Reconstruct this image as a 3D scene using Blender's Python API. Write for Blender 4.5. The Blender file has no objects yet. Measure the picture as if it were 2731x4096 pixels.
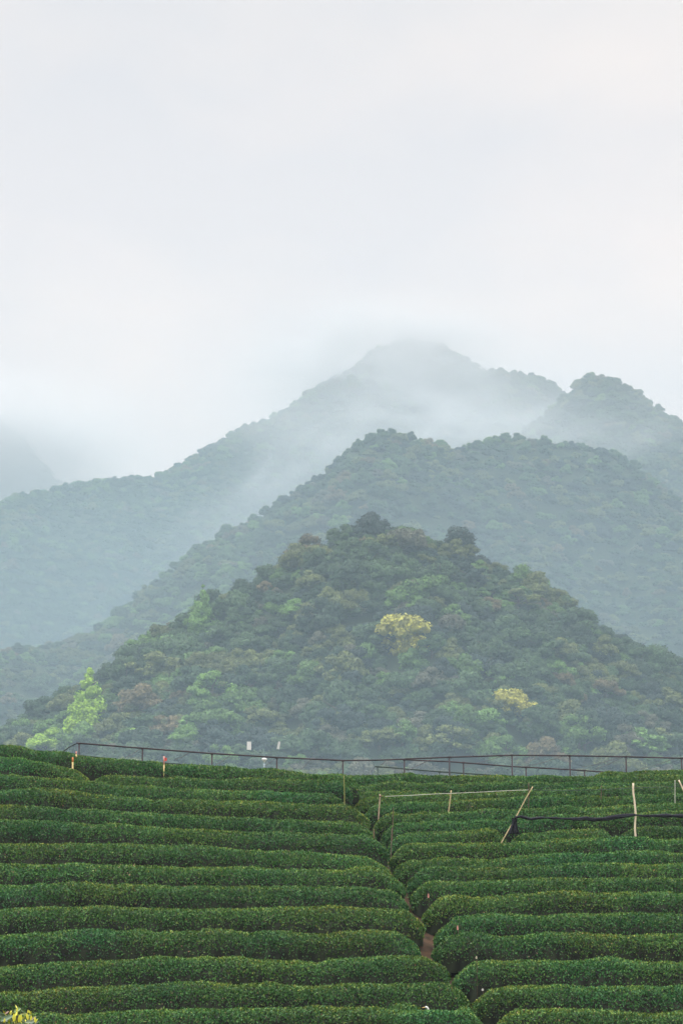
import bpy, math, random
import numpy as np
from mathutils import Vector

# ------------------------------------------------------------------ camera, world, sun, exposure
S = bpy.context.scene
COL = S.collection
F_PX, CX, CY = 9672.0, 1365.5, 2048.0           # focal length and centre in photograph pixels
PITCH = math.radians(10.9)
cam_d = bpy.data.cameras.new("camera")
cam_d.sensor_fit = 'HORIZONTAL'; cam_d.sensor_width = 24.0
cam_d.lens = F_PX / 2731.0 * 24.0
cam_d.clip_start = 0.5; cam_d.clip_end = 8000
cam = bpy.data.objects.new("camera", cam_d); COL.objects.link(cam)
cam.location = (0, 0, 0); cam.rotation_euler = (math.pi / 2 + PITCH, 0, 0)
S.camera = cam

SUN_EL, SUN_AZ = math.radians(58), math.radians(-62)
W = bpy.data.worlds.new("World"); S.world = W; W.use_nodes = True
nt = W.node_tree; N = nt.nodes; L = nt.links; N.clear()
wo = N.new('ShaderNodeOutputWorld'); bg = N.new('ShaderNodeBackground'); L.new(bg.outputs[0], wo.inputs[0])
sky = N.new('ShaderNodeTexSky'); sky.sky_type = 'NISHITA'; sky.sun_disc = False
sky.sun_elevation = SUN_EL; sky.sun_rotation = SUN_AZ
sk = N.new('ShaderNodeVectorMath'); sk.operation = 'SCALE'; sk.inputs['Scale'].default_value = 0.10
L.new(sky.outputs[0], sk.inputs[0])
tc = N.new('ShaderNodeTexCoord'); sep = N.new('ShaderNodeSeparateXYZ'); L.new(tc.outputs['Generated'], sep.inputs[0])
# overcast deck: brighter towards the zenith, broken by soft grey-blue patches
mp = N.new('ShaderNodeMapping'); mp.inputs['Scale'].default_value = (3.2, 3.2, 5.5); mp.inputs['Location'].default_value = (0.35, 0.0, 0.9)
L.new(tc.outputs['Generated'], mp.inputs[0])
nz = N.new('ShaderNodeTexNoise'); nz.inputs['Scale'].default_value = 1.3; nz.inputs['Detail'].default_value = 4; nz.inputs['Roughness'].default_value = 0.5
L.new(mp.outputs[0], nz.inputs['Vector'])
cr = N.new('ShaderNodeValToRGB'); L.new(nz.outputs[0], cr.inputs[0])
cr.color_ramp.elements[0].position = 0.36; cr.color_ramp.elements[0].color = (0.74, 0.80, 0.87, 1)
cr.color_ramp.elements[1].position = 0.60; cr.color_ramp.elements[1].color = (0.915, 0.915, 0.92, 1)
el = N.new('ShaderNodeValToRGB'); L.new(sep.outputs[2], el.inputs[0])
e = el.color_ramp.elements
e[0].position = 0.0; e[0].color = (0.655, 0.575, 0.53, 1)
e[1].position = 1.0; e[1].color = (2.75, 2.6, 2.45, 1)
for p_, v_ in ((0.12, 0.585), (0.22, 0.575), (0.30, 0.545), (0.385, 0.49), (0.50, 0.62), (0.72, 1.7)):
    q = el.color_ramp.elements.new(p_); wr, wb = (1.16, .915) if p_ < .32 else (1.09, .95) if p_ < .45 else (1.05, .95); q.color = (v_*wr, v_, v_*wb, 1)
mul = N.new('ShaderNodeMixRGB'); mul.blend_type = 'MULTIPLY'; mul.inputs[0].default_value = 1
L.new(cr.outputs[0], mul.inputs[1]); L.new(el.outputs[0], mul.inputs[2])
sc2 = N.new('ShaderNodeVectorMath'); sc2.operation = 'SCALE'; sc2.inputs['Scale'].default_value = 2.05
L.new(mul.outputs[0], sc2.inputs[0])
mx = N.new('ShaderNodeMixRGB'); mx.inputs[0].default_value = 0.95
L.new(sk.outputs[0], mx.inputs[1]); L.new(sc2.outputs[0], mx.inputs[2]); L.new(mx.outputs[0], bg.inputs[0])
bg.inputs[1].default_value = 1.0

sd = bpy.data.lights.new("sun", 'SUN'); sd.energy = 2.0; sd.angle = math.radians(14); sd.color = (1, 0.97, 0.92)
sun = bpy.data.objects.new("sun", sd); COL.objects.link(sun)
_d = Vector((math.sin(SUN_AZ) * math.cos(SUN_EL), math.cos(SUN_AZ) * math.cos(SUN_EL), math.sin(SUN_EL)))
sun.rotation_euler = _d.to_track_quat('Z', 'Y').to_euler()

S.view_settings.view_transform = 'Standard'; S.view_settings.look = 'None'
S.view_settings.exposure = 0.0; S.view_settings.gamma = 1
S.render.engine = 'CYCLES'
S.cycles.use_denoising = True
S.cycles.max_bounces = 5; S.cycles.diffuse_bounces = 2; S.cycles.glossy_bounces = 1
S.cycles.volume_bounces = 1; S.cycles.transmission_bounces = 1
S.cycles.volume_step_rate = 1.0; S.cycles.volume_max_steps = 64

rng = np.random.default_rng(7)
random.seed(7)

# ------------------------------------------------------------------ helpers
CP, SP = math.cos(PITCH), math.sin(PITCH)
def at(px, py, Y):
    """the point of world depth Y seen at photograph pixel (px, py)"""
    a = (px - CX) / F_PX; b = (CY - py) / F_PX
    dy = CP - SP * b; dz = SP + CP * b
    t = Y / dy
    return Vector((a * t, Y, dz * t))

def _hash(i, j, k, seed):
    h = (i * 374761393 + j * 668265263 + k * 2147483647 + seed * 974711) & 0xFFFFFFFF
    h = ((h ^ (h >> 13)) * 1274126177) & 0xFFFFFFFF
    h = ((h ^ (h >> 15)) * 2246822519) & 0xFFFFFFFF
    return ((h ^ (h >> 16)) & 0xFFFF) / 65535.0
def vnoise(x, y, z, seed=0):
    x, y, z = np.broadcast_arrays(np.asarray(x, float), np.asarray(y, float), np.asarray(z, float))
    fx, fy, fz = np.floor(x), np.floor(y), np.floor(z)
    i, j, k = fx.astype(np.int64), fy.astype(np.int64), fz.astype(np.int64)
    u, v, w = x - fx, y - fy, z - fz
    u, v, w = u*u*(3-2*u), v*v*(3-2*v), w*w*(3-2*w)
    r = 0
    for a in (0, 1):
        for b in (0, 1):
            for c in (0, 1):
                r = r + (u if a else 1-u) * (v if b else 1-v) * (w if c else 1-w) * _hash(i+a, j+b, k+c, seed)
    return r * 2 - 1
def fbm(x, y, z=0.0, seed=0, octv=3):
    r = 0; a = 1.0; n = 0
    for o in range(octv):
        r = r + a * vnoise(np.asarray(x)*2**o, np.asarray(y)*2**o, np.asarray(z)*2**o, seed+o*17); n += a; a *= 0.5
    return r / n

def fast_mesh(name, V, F, mats, smooth=False, attrs=None, matidx=None):
    """V (n,3), F (m,k) with equal k, attrs: {name: (domain, type, array)}"""
    me = bpy.data.meshes.new(name)
    V = np.asarray(V, np.float32); F = np.asarray(F, np.int32)
    m, k = F.shape
    me.vertices.add(len(V)); me.vertices.foreach_set('co', V.ravel())
    me.loops.add(m*k); me.loops.foreach_set('vertex_index', F.ravel())
    me.polygons.add(m); me.polygons.foreach_set('loop_start', np.arange(0, m*k, k, dtype=np.int32))
    me.polygons.foreach_set('loop_total', np.full(m, k, np.int32))
    if smooth is not False:
        me.polygons.foreach_set('use_smooth', np.full(m, True) if smooth is True else np.asarray(smooth, bool))
    if matidx is not None: me.polygons.foreach_set('material_index', np.asarray(matidx, np.int32))
    me.update(calc_edges=True)
    for mt in (mats if isinstance(mats, (list, tuple)) else [mats]): me.materials.append(mt)
    for an, (dom, typ, arr) in (attrs or {}).items():
        at_ = me.attributes.new(an, typ, dom)
        arr = np.asarray(arr, np.float32)
        at_.data.foreach_set('value' if typ == 'FLOAT' else ('vector' if typ == 'FLOAT_VECTOR' else 'color'), arr.ravel())
    return me

def link(name, me, parent=None, loc=None):
    o = bpy.data.objects.new(name, me); COL.objects.link(o)
    if parent is not None: o.parent = parent
    if loc is not None: o.location = loc
    return o
def tag(o, label=None, cat=None, group=None, kind=None):
    if label: o['label'] = label
    if cat: o['category'] = cat
    if group: o['group'] = group
    if kind: o['kind'] = kind
    return o
def empty(name, loc, label, cat, group=None):
    o = bpy.data.objects.new(name, None); COL.objects.link(o); o.location = loc
    o.empty_display_size = 0.2
    return tag(o, label, cat, group)

def tube_arrays(pts, radii, seg=8, cap=True, squash=None):
    pts = [Vector(p) for p in pts]; n = len(pts)
    if not hasattr(radii, '__len__'): radii = [radii]*n
    V = []; F = []
    up = Vector((0.13, 0.21, 1)).normalized()
    for i, p in enumerate(pts):
        d = (pts[min(i+1, n-1)] - pts[max(i-1, 0)]).normalized()
        a = d.cross(up if abs(d.dot(up)) < 0.95 else Vector((1, 0, 0))).normalized(); b = d.cross(a)
        for s in range(seg):
            t = 2*math.pi*s/seg
            V.append(p + (a*math.cos(t) + b*math.sin(t))*radii[i])
    for i in range(n-1):
        for s in range(seg):
            F.append((i*seg+s, i*seg+(s+1) % seg, (i+1)*seg+(s+1) % seg, (i+1)*seg+s))
    if cap:
        for i0, flip in ((0, True), ((n-1)*seg, False)):
            V.append(pts[0] if flip else pts[-1]); c = len(V)-1
            for s in range(0, seg):
                q = (i0+s, i0+(s+1) % seg, c)
                F.append(q[::-1] if flip else q)
    return V, F
class MB:
    def __init__(s): s.V = []; s.F = []
    def add(s, V, F):
        o = len(s.V); s.V += [tuple(v) for v in V]; s.F += [tuple(i+o for i in f) for f in F]; return s
    def tube(s, pts, r, seg=8): return s.add(*tube_arrays(pts, r, seg))
    def box(s, c, size, rot=0.0):
        cx, cy, cz = c; a, b, d = [q/2 for q in size]; co, si = math.cos(rot), math.sin(rot)
        V = [(cx+x*co-y*si, cy+x*si+y*co, cz+z) for x in (-a, a) for y in (-b, b) for z in (-d, d)]
        F = [(0,1,3,2),(4,6,7,5),(0,4,5,1),(2,3,7,6),(0,2,6,4),(1,5,7,3)]
        return s.add(V, F)
    def build(s, name, m, parent=None, smooth=True):
        me = bpy.data.meshes.new(name); me.from_pydata(s.V, [], s.F); me.materials.append(m)
        if smooth:
            for p in me.polygons: p.use_smooth = True
        me.update()
        o = link(name, me)
        if parent is not None:
            o.parent = parent; o.matrix_parent_inverse.identity()
            me.transform(__import__('mathutils').Matrix.Translation(-parent.location))
        return o

# ------------------------------------------------------------------ materials
def new_mat(name):
    m = bpy.data.materials.new(name); m.use_nodes = True
    b = m.node_tree.nodes['Principled BSDF']
    return m, m.node_tree, b
def simple_mat(name, col, rough=0.6, var=0.25, scale=12.0, spec=0.4, metal=0.0, bump=0.0):
    m, t, b = new_mat(name)
    n = t.nodes.new('ShaderNodeTexNoise'); n.inputs['Scale'].default_value = scale; n.inputs['Detail'].default_value = 5
    tc = t.nodes.new('ShaderNodeTexCoord'); t.links.new(tc.outputs['Object'], n.inputs['Vector'])
    r = t.nodes.new('ShaderNodeValToRGB'); t.links.new(n.outputs[0], r.inputs[0])
    r.color_ramp.elements[0].position = .3; r.color_ramp.elements[1].position = .7
    r.color_ramp.elements[0].color = tuple(c*(1-var) for c in col)+(1,)
    r.color_ramp.elements[1].color = tuple(min(1, c*(1+var)) for c in col)+(1,)
    t.links.new(r.outputs[0], b.inputs['Base Color'])
    b.inputs['Roughness'].default_value = rough; b.inputs['Specular IOR Level'].default_value = spec
    b.inputs['Metallic'].default_value = metal
    if bump:
        bp = t.nodes.new('ShaderNodeBump'); bp.inputs['Strength'].default_value = bump
        t.links.new(n.outputs[0], bp.inputs['Height']); t.links.new(bp.outputs[0], b.inputs['Normal'])
    return m

def leaf_attr_mat(name, rough=0.5, spec=0.35, transl=0.0):
    m, t, b = new_mat(name)
    a = t.nodes.new('ShaderNodeAttribute'); a.attribute_name = 'leafcol'
    t.links.new(a.outputs['Color'], b.inputs['Base Color'])
    b.inputs['Roughness'].default_value = rough; b.inputs['Specular IOR Level'].default_value = spec
    return m
M_TEA = leaf_attr_mat('tea_leaves', 0.55, 0.2)
M_BUSH = leaf_attr_mat('glossy_leaves', 0.38, 0.45)

def tree_mat():
    m, t, b = new_mat('tree_foliage')
    a = t.nodes.new('ShaderNodeAttribute'); a.attribute_type = 'INSTANCER'; a.attribute_name = 'tint'
    s = t.nodes.new('ShaderNodeAttribute'); s.attribute_name = 'shade'
    v = t.nodes.new('ShaderNodeVectorMath'); v.operation = 'SCALE'
    t.links.new(a.outputs['Vector'], v.inputs[0]); t.links.new(s.outputs['Fac'], v.inputs['Scale'])
    t.links.new(v.outputs[0], b.inputs['Base Color'])
    b.inputs['Roughness'].default_value = 0.65; b.inputs['Specular IOR Level'].default_value = 0.2
    return m
M_TREE = tree_mat()
M_BARK = simple_mat('bark', (0.11, 0.085, 0.06), 0.9, 0.4, 6)
M_PIPE = simple_mat('rusty_pipe', (0.034, 0.024, 0.028), 0.7, 0.5, 3)
M_PIPE2 = simple_mat('dark_green_pipe', (0.03, 0.055, 0.045), 0.7, 0.4, 3)
M_WIRE = simple_mat('wire', (0.13, 0.12, 0.12), 0.6, 0.3, 5)
M_BAMBOO = simple_mat('bamboo', (0.50, 0.40, 0.22), 0.6, 0.25, 9)
M_PALE = simple_mat('pale_bamboo', (0.74, 0.62, 0.46), 0.6, 0.15, 6)
M_TWIG = simple_mat('brown_stake', (0.11, 0.07, 0.045), 0.8, 0.35, 9)
M_HOSE = simple_mat('pale_hose', (0.42, 0.43, 0.36), 0.5, 0.25, 4)
M_NET = simple_mat('black_net', (0.016, 0.017, 0.024), 0.9, 0.5, 30, 0.2, 0, 0.8)
M_ORANGE = simple_mat('orange_paint', (0.62, 0.20, 0.06), 0.5, 0.2, 20)
M_YELLOW = simple_mat('yellow_paint', (0.52, 0.40, 0.16), 0.5, 0.2, 20)
M_PINK = simple_mat('pink_ribbon', (0.60, 0.27, 0.22), 0.6, 0.2, 20)
M_WHITE = simple_mat('white_paint', (0.80, 0.79, 0.76), 0.5, 0.05, 5)
M_CREAM = simple_mat('cream_paper', (0.70, 0.66, 0.50), 0.6, 0.15, 20)
M_FEATHER = simple_mat('white_feathers', (0.85, 0.84, 0.80), 0.8, 0.05, 40)
M_BEAK = simple_mat('yellow_beak', (0.75, 0.50, 0.14), 0.5, 0.1, 20)
M_LEGS = simple_mat('dark_legs', (0.04, 0.045, 0.03), 0.6, 0.2, 20)

# ------------------------------------------------------------------ tea rows traced from the photograph
CROPS = {'1': (0, 2850, 1.1478), '2': (1366, 2850, 1.1478), '3': (0, 3450, 1.1478), '4': (1366, 3450, 1.1478),
         'a': (1350, 3060, 3.136), 'b': (1850, 3060, 3.136), 'c': (2300, 3060, 3.638)}
def P(s):
    out = []; c = None
    for w in s.split():
        if w in CROPS: c = CROPS[w]; continue
        x, y = w.split(','); out.append((c[0]+float(x)/c[2], c[1]+float(y)/c[2]))
    return out
# name, depth, crest trace, left end px (None = runs out of frame), right end px
ROWS_L = [
 (75.0, P("1 0,155 75,158 150,175 300,190 400,203 500,218 600,226 700,236 800,249 1000,252 1150,264 1250,268 1380,286 1568,292 2 60,294"), None, 1440),
 (73.5, P("1 430,302 500,293 700,300 1000,312 1150,308 1300,318 1568,322 2 30,326"), 352, 1410),
 (73.5, P("1 -60,212 0,216 80,214 150,226 220,236 300,260 370,276 420,290"), None, 372),
 (72.0, P("1 0,285 200,303 400,322 600,343 800,353 1000,368 1200,364 1400,374 1568,380 2 10,384"), None, 1388),
 (70.5, P("1 0,365 150,352 300,364 500,390 600,396 700,410 800,403 1000,410 1200,415 1400,425 1568,432 2 60,440 90,455"), None, 1477),
 (69.0, P("1 0,430 200,436 300,452 360,444 500,454 700,470 900,485 1100,490 1300,497 1568,505 2 60,513 110,528"), None, 1498),
 (67.5, P("1 0,500 300,508 430,524 520,516 700,532 900,545 1100,550 1220,562 1320,556 1568,570 2 100,572 180,592"), None, 1554),
 (66.0, P("1 0,605 200,610 400,604 600,612 800,620 950,618 1100,632 1300,643 1568,658 2 100,664 190,686"), None, 1561),
 (64.5, P("3 0,10 200,16 400,12 600,22 800,28 1000,32 1150,24 1300,40 1450,38 1568,46 4 0,44 60,34 130,27 200,45 250,70"), None, 1621),
 (63.0, P("3 0,112 200,114 270,102 400,99 450,110 600,108 800,117 1000,122 1200,120 1300,122 1400,112 1568,112 4 0,120 150,124 230,132 270,145"), None, 1633),
 (61.5, P("3 0,225 200,214 400,212 600,215 800,225 1000,220 1200,213 1400,213 1568,214 4 0,212 200,218 300,225 340,245"), None, 1697),
 (60.0, P("3 0,345 200,330 400,311 600,317 800,325 900,318 1000,310 1080,322 1150,336 1240,320 1350,330 1568,330 4 0,332 150,325 250,333 310,350"), None, 1681),
 (58.5, P("3 0,490 200,472 300,461 400,461 600,450 700,440 850,444 1000,443 1100,438 1180,450 1300,460 1460,470 1500,458 1568,448 4 0,446 200,436 350,438 440,455"), None, 1797),
 (57.0, P("3 0,615 200,602 400,581 600,570 800,560 950,558 1050,566 1100,572 1200,562 1260,564 1380,582 1450,584 1568,568 4 0,566 150,558 250,570 330,562 430,558 520,575"), None, 1873),
 (55.5, P("3 -40,716 60,722 150,708 230,696 340,711 500,696 600,690 750,688 850,674 950,678 1000,684 1200,674 1568,670 4 0,670 150,672 230,682 340,688 400,682 550,686 620,702"), None, 1944),
]
ROWS_R = [
 (80.2, P("c 230,150 300,138 500,112 650,116 800,114 1000,108 1100,99 1300,92 1420,98 1568,84 1800,70"), 2358, None),
 (78.7, P("a -300,180 0,150 300,150 400,143 550,150 700,136 850,127 1000,143 1300,150 1568,152 b 200,150 400,155 600,146 800,148 1200,142 1568,168 c 350,180 600,180 800,170 1100,165 1568,165"), 1330, None),
 (77.3, P("a 110,296 200,284 330,282 450,262 600,246 700,232 850,240 1000,245 1300,246 1568,255 b 150,240 300,245 550,228 800,235 1000,245 1200,250 c 0,278 350,285 700,285 1100,270 1568,270"), 1376, None),
 (76.0, P("a 200,400 260,362 400,343 560,346 700,338 760,358 800,366 900,340 1000,328 1050,352 1120,346 1280,352"), 1400, 1768),
 (74.8, P("a 240,425 300,412 500,415 700,390 1000,385 1300,374 1568,370 b 500,350 800,340 1200,320 1568,310 c 400,345 800,340 1200,340 1568,350"), 1413, None),
 (73.4, P("a 360,530 420,515 600,515 700,500 800,490 1000,480 1200,475 1400,466 1568,455 b 300,445 700,425 1000,415 1300,402 1568,400 c 0,475 400,475 600,462 800,465 1100,460 1300,448 1568,445"), 1452, None),
 (72.1, P("a 500,655 600,632 700,632 850,645 950,645 1050,615 1300,605 1568,608 b 200,594 400,580 700,565 900,566 1020,575 1100,556 1300,535 1568,545 c 0,635 400,625 540,606 800,595 1100,575 1568,575"), 1490, None),
 (70.8, P("a 620,775 700,740 850,728 1000,735 1300,715 1568,720 b 200,700 500,700 700,690 1000,660 1200,645 1568,640 c 200,748 400,740 700,735 1000,725 1200,715 1568,700"), 1524, None),
 (69.5, P("a 660,920 720,888 850,875 1000,870 1300,855 1568,845 b 200,820 330,808 420,812 480,835"), 1546, 2025),
 (69.4, P("b 600,885 680,868 750,865 950,872 1100,850 1300,835 1568,828 c 0,965 200,960 350,955 440,940 500,962"), 2032, 2455),
 (69.6, P("c 650,970 720,960 800,960 950,950 1020,932 1100,920 1250,926 1400,905 1568,920"), 2464, None),
 (68.2, P("a 700,1065 760,1025 850,1000 1100,1005 1300,995 1568,1000 b 200,985 350,990 500,1005 800,985 1000,990 1100,962 1200,945 1400,930 1568,932 c 0,1075 300,1060 600,1065 900,1072 1050,1090 1150,1110 1300,1120 1450,1098 1568,1100"), 1556, None),
 (66.9, P("a 840,1222 900,1205 950,1200 1150,1208 1300,1195 1568,1190 b 0,1205 300,1215 500,1195 600,1178 900,1150 1300,1125 1568,1130 c 0,1300 400,1290 800,1285 1200,1295 1568,1310"), 1573, None),
 (65.6, P("4 330,48 400,30 500,27 600,34 700,28 800,30 900,22 1100,11 1300,12 1568,15"), 1629, None),
 (64.3, P("4 345,105 400,93 500,96 600,92 800,79 1000,82 1100,86 1200,78 1300,73 1400,80 1568,78"), 1641, None),
 (63.0, P("4 400,190 450,168 520,162 600,167 720,166 850,155 1000,142 1100,144 1200,152 1300,150 1400,143 1568,146"), 1687, None),
 (61.5, P("4 470,290 520,258 600,252 700,237 780,246 900,250 1050,240 1200,246 1330,237 1450,240 1568,246"), 1733, None),
 (60.0, P("4 440,365 500,338 560,328 620,328 700,340 800,341 950,330 1100,330 1200,335 1300,339 1568,334"), 1729, None),
 (58.5, P("4 545,485 600,464 700,458 800,459 950,456 1100,456 1180,446 1240,440 1320,458 1450,462 1568,464"), 1812, None),
 (57.0, P("4 620,610 680,588 760,574 850,572 1000,572 1200,578 1400,574 1568,580"), 1878, None),
 (55.5, P("4 720,700 780,684 860,682 950,680 1050,675 1150,682 1250,694 1400,702 1500,694 1568,692"), 1975, None),
]
HH = 0.80
class Row: pass
def prep(rows, side):
    out = []
    for Y, pts, l, r in rows:
        q = Row(); q.Y = Y; q.side = side
        w = [at(px, py, Y) for px, py in pts]
        w.sort(key=lambda v: v.x)
        q.cx = np.array([v.x for v in w]); q.cz = np.array([v.z for v in w])
        edge = 0.1412*Y + 5.5
        pyl = min(pts)[1]; pyr = max(pts)[1]
        q.x0 = -edge if l is None else at(l, pyl, Y).x
        q.x1 = edge if r is None else at(r, pyr, Y).x
        deg = 2 if q.cx[-1]-q.cx[0] > 5 else 1
        q.fit = np.polyfit(q.cx, q.cz - HH, deg); q.lo, q.hi = q.cx[0], q.cx[-1]
        out.append(q)
    return out
RL, RR = prep(ROWS_L, 'L'), prep(ROWS_R, 'R')
def row_ground(q, x):
    xc = np.clip(x, q.lo, q.hi)
    return np.polyval(q.fit, xc)
def stack(rows, skip=()):
    rs = sorted([r for i, r in enumerate(rows) if i not in skip], key=lambda r: r.Y)
    return rs
SL = stack(RL, skip=(1, 2)); SR = stack(RR, skip=(0, 3, 8, 9, 10))
def side_z(rs, x, y):
    Ys = np.array([r.Y for r in rs]); Z = np.stack([row_ground(r, x) for r in rs])   # (k, n)
    i = np.clip(np.searchsorted(Ys, y) - 1, 0, len(rs)-2)
    n = np.arange(len(x)); t = (y - Ys[i])/(Ys[i+1]-Ys[i]); tc_ = np.clip(t, 0, 1)
    z = Z[i, n]*(1-tc_) + Z[i+1, n]*tc_
    z = np.where(y < Ys[0], Z[0] - 0.38*(Ys[0]-y), z)
    z = np.where(y > Ys[-1]+0.8, Z[-1] - 0.13*(y-Ys[-1]-0.8) - 0.0022*np.clip(y-Ys[-1]-0.8, 0, 30)**2, z)
    return z
gapY = np.array([55.5, 57, 58.5, 60, 61.5, 63, 64.5, 66, 67.5, 69, 70.5, 72, 75])
gapX = np.array([at(p, 3600, Y).x for p, Y in zip([1960, 1885, 1805, 1715, 1712, 1668, 1635, 1597, 1563, 1530, 1500, 1400, 1370], gapY)])

# mountain ridges: profile in 1568-wide view pixels, depth left/right, front width
D = 1.7417
RIDGES = [
 dict(n='near', Y=(430, 430), W=122, back=1.0, g=7, prof=[(-400,1980),(-250,1850),(-100,1722),(0,1668),(60,1622),(130,1580),(200,1535),(300,1470),(380,1425),(420,1397),(470,1368),(540,1335),(600,1305),(680,1255),(760,1215),(830,1188),(880,1182),(940,1192),(1010,1218),(1080,1245),(1150,1275),(1220,1315),(1300,1365),(1380,1415),(1440,1450),(1500,1482),(1568,1530),(1700,1625),(1900,1790)]),
 dict(n='spur', Y=(665, 665), W=150, back=0.5, g=8, prof=[(300,1600),(500,1480),(700,1340),(850,1215),(980,1150),(1080,1128),(1140,1130),(1230,1190),(1330,1300),(1450,1400),(1568,1490),(1800,1650)]),
 dict(n='middle', Y=(600, 740), W=205, back=0.7, g=16, prof=[(-400,1510),(-200,1490),(0,1470),(40,1462),(90,1455),(130,1462),(200,1440),(300,1378),(380,1315),(440,1265),(500,1225),(560,1198),(620,1158),(690,1110),(750,1068),(800,1022),(860,992),(900,986),(960,998),(1000,1008),(1060,1026),(1100,1000),(1180,994),(1260,996),(1330,1008),(1400,1024),(1450,1050),(1500,1090),(1568,1140),(1700,1250),(1900,1400)]),
 dict(n='right', Y=(960, 940), W=260, back=0.7, g=14, prof=[(900,1450),(1050,1220),(1130,1090),(1200,985),(1245,945),(1295,900),(1335,863),(1375,852),(1420,860),(1460,882),(1510,920),(1568,962),(1700,1040),(1900,1200)]),
 dict(n='saddle', Y=(1130, 1130), W=300, back=0.6, g=16, prof=[(750,1300),(850,1100),(920,980),(980,905),(1050,862),(1100,848),(1150,840),(1220,848),(1265,868),(1300,898),(1400,970),(1568,1050),(1800,1200)]),
 dict(n='main', Y=(900, 1400), W=330, back=0.6, g=22, prof=[(-500,1230),(-200,1150),(0,1113),(80,1098),(200,1094),(310,1094),(400,1098),(470,1058),(560,1008),(640,978),(720,928),(800,878),(860,828),(940,806),(1010,818),(1080,853),(1200,950),(1400,1100),(1700,1300)]),
 dict(n='distant', Y=(1480, 1480), W=350, back=0.5, g=20, prof=[(-500,900),(-250,885),(-100,910),(0,950),(60,1000),(120,1080),(200,1180),(400,1300)]),
]
for r in RIDGES:
    Xs = []; Zs = []
    for (px, py) in r['prof']:
        t = min(1, max(0, px/1568)); Yr = r['Y'][0]*(1-t)+r['Y'][1]*t
        p = at(px*D, py*D, Yr); Xs.append(p.x); Zs.append(p.z - (4.0 if r['n'] == 'near' else 8.5 if r['n'] == 'main' else 3.6))
    r['xs'] = np.array(Xs); r['zs'] = np.array(Zs); r['ty'] = (at(0, 2048, r['Y'][0]).x, at(2731, 2048, r['Y'][1]).x)
def ridge_y(r, x):
    t = np.clip((x - r['ty'][0])/(r['ty'][1]-r['ty'][0]), -0.3, 1.2)
    return r['Y'][0]*(1-t) + r['Y'][1]*t
def mountain(x, y, only=None):
    z = np.full(np.shape(x), -3.0); x = np.asarray(x, float); y = np.asarray(y, float)
    for i, r in enumerate(RIDGES):
        if only is not None and i != only: continue
        Yr = ridge_y(r, x)
        f = (Yr - y)/r['W']                       # >0 in front of the crest
        fc = np.clip(f, 0, 1)
        xw = x + fbm(x/ (r['g']*7), y/(r['g']*7), 0, 40+i, 2)*r['g']*1.8*np.clip(fc*1.6, 0, 1)**1.5
        zc = np.interp(xw, r['xs'], r['zs'])
        zf = zc*(1 - fc**1.14) - 3*fc
        gl = -np.abs(fbm(x/(r['g']*3.2), y/(r['g']*9), 0, 90+i, 3))*r['g']*2.1 + r['g']*0.12
        zf = zf + gl*np.clip(fc*4, 0, 1)*np.clip((1-fc)*3, 0, 1)
        db = np.clip(-f, 0, 9)*r['W']; zb = zc - r['back']*db*db/(db + 28)
        zi = np.where(f >= 0, zf, zb)
        zi = np.where(f > 1, -3.0, zi)
        z = np.maximum(z, zi)
    return z
def ground_z(x, y):
    x = np.asarray(x, float); y = np.asarray(y, float); sh = np.broadcast(x, y).shape
    x, y = np.broadcast_arrays(x, y); x = x.ravel(); y = y.ravel()
    xc = np.clip(x, -18, 18)
    zl, zr = side_z(SL, xc, y), side_z(SR, xc, y)
    g = np.interp(y, gapY, gapX)
    b = np.clip((x - g + 0.35)/0.7, 0, 1)
    z = zl*(1-b) + zr*b
    z = np.where(y < 55.5, np.maximum(z, -2.3), z)
    k = np.clip((45-y)/25, 0, 1); z = z*(1-k) + (-1.62)*k
    z = np.maximum(z, -2.6)
    # rough soil
    z = z + 0.03*fbm(x*1.7, y*1.7, 0, 5, 3)
    m = np.where(y > 120, mountain(x, y), -9)
    z = np.maximum(z, m)
    return z.reshape(sh)

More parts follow.
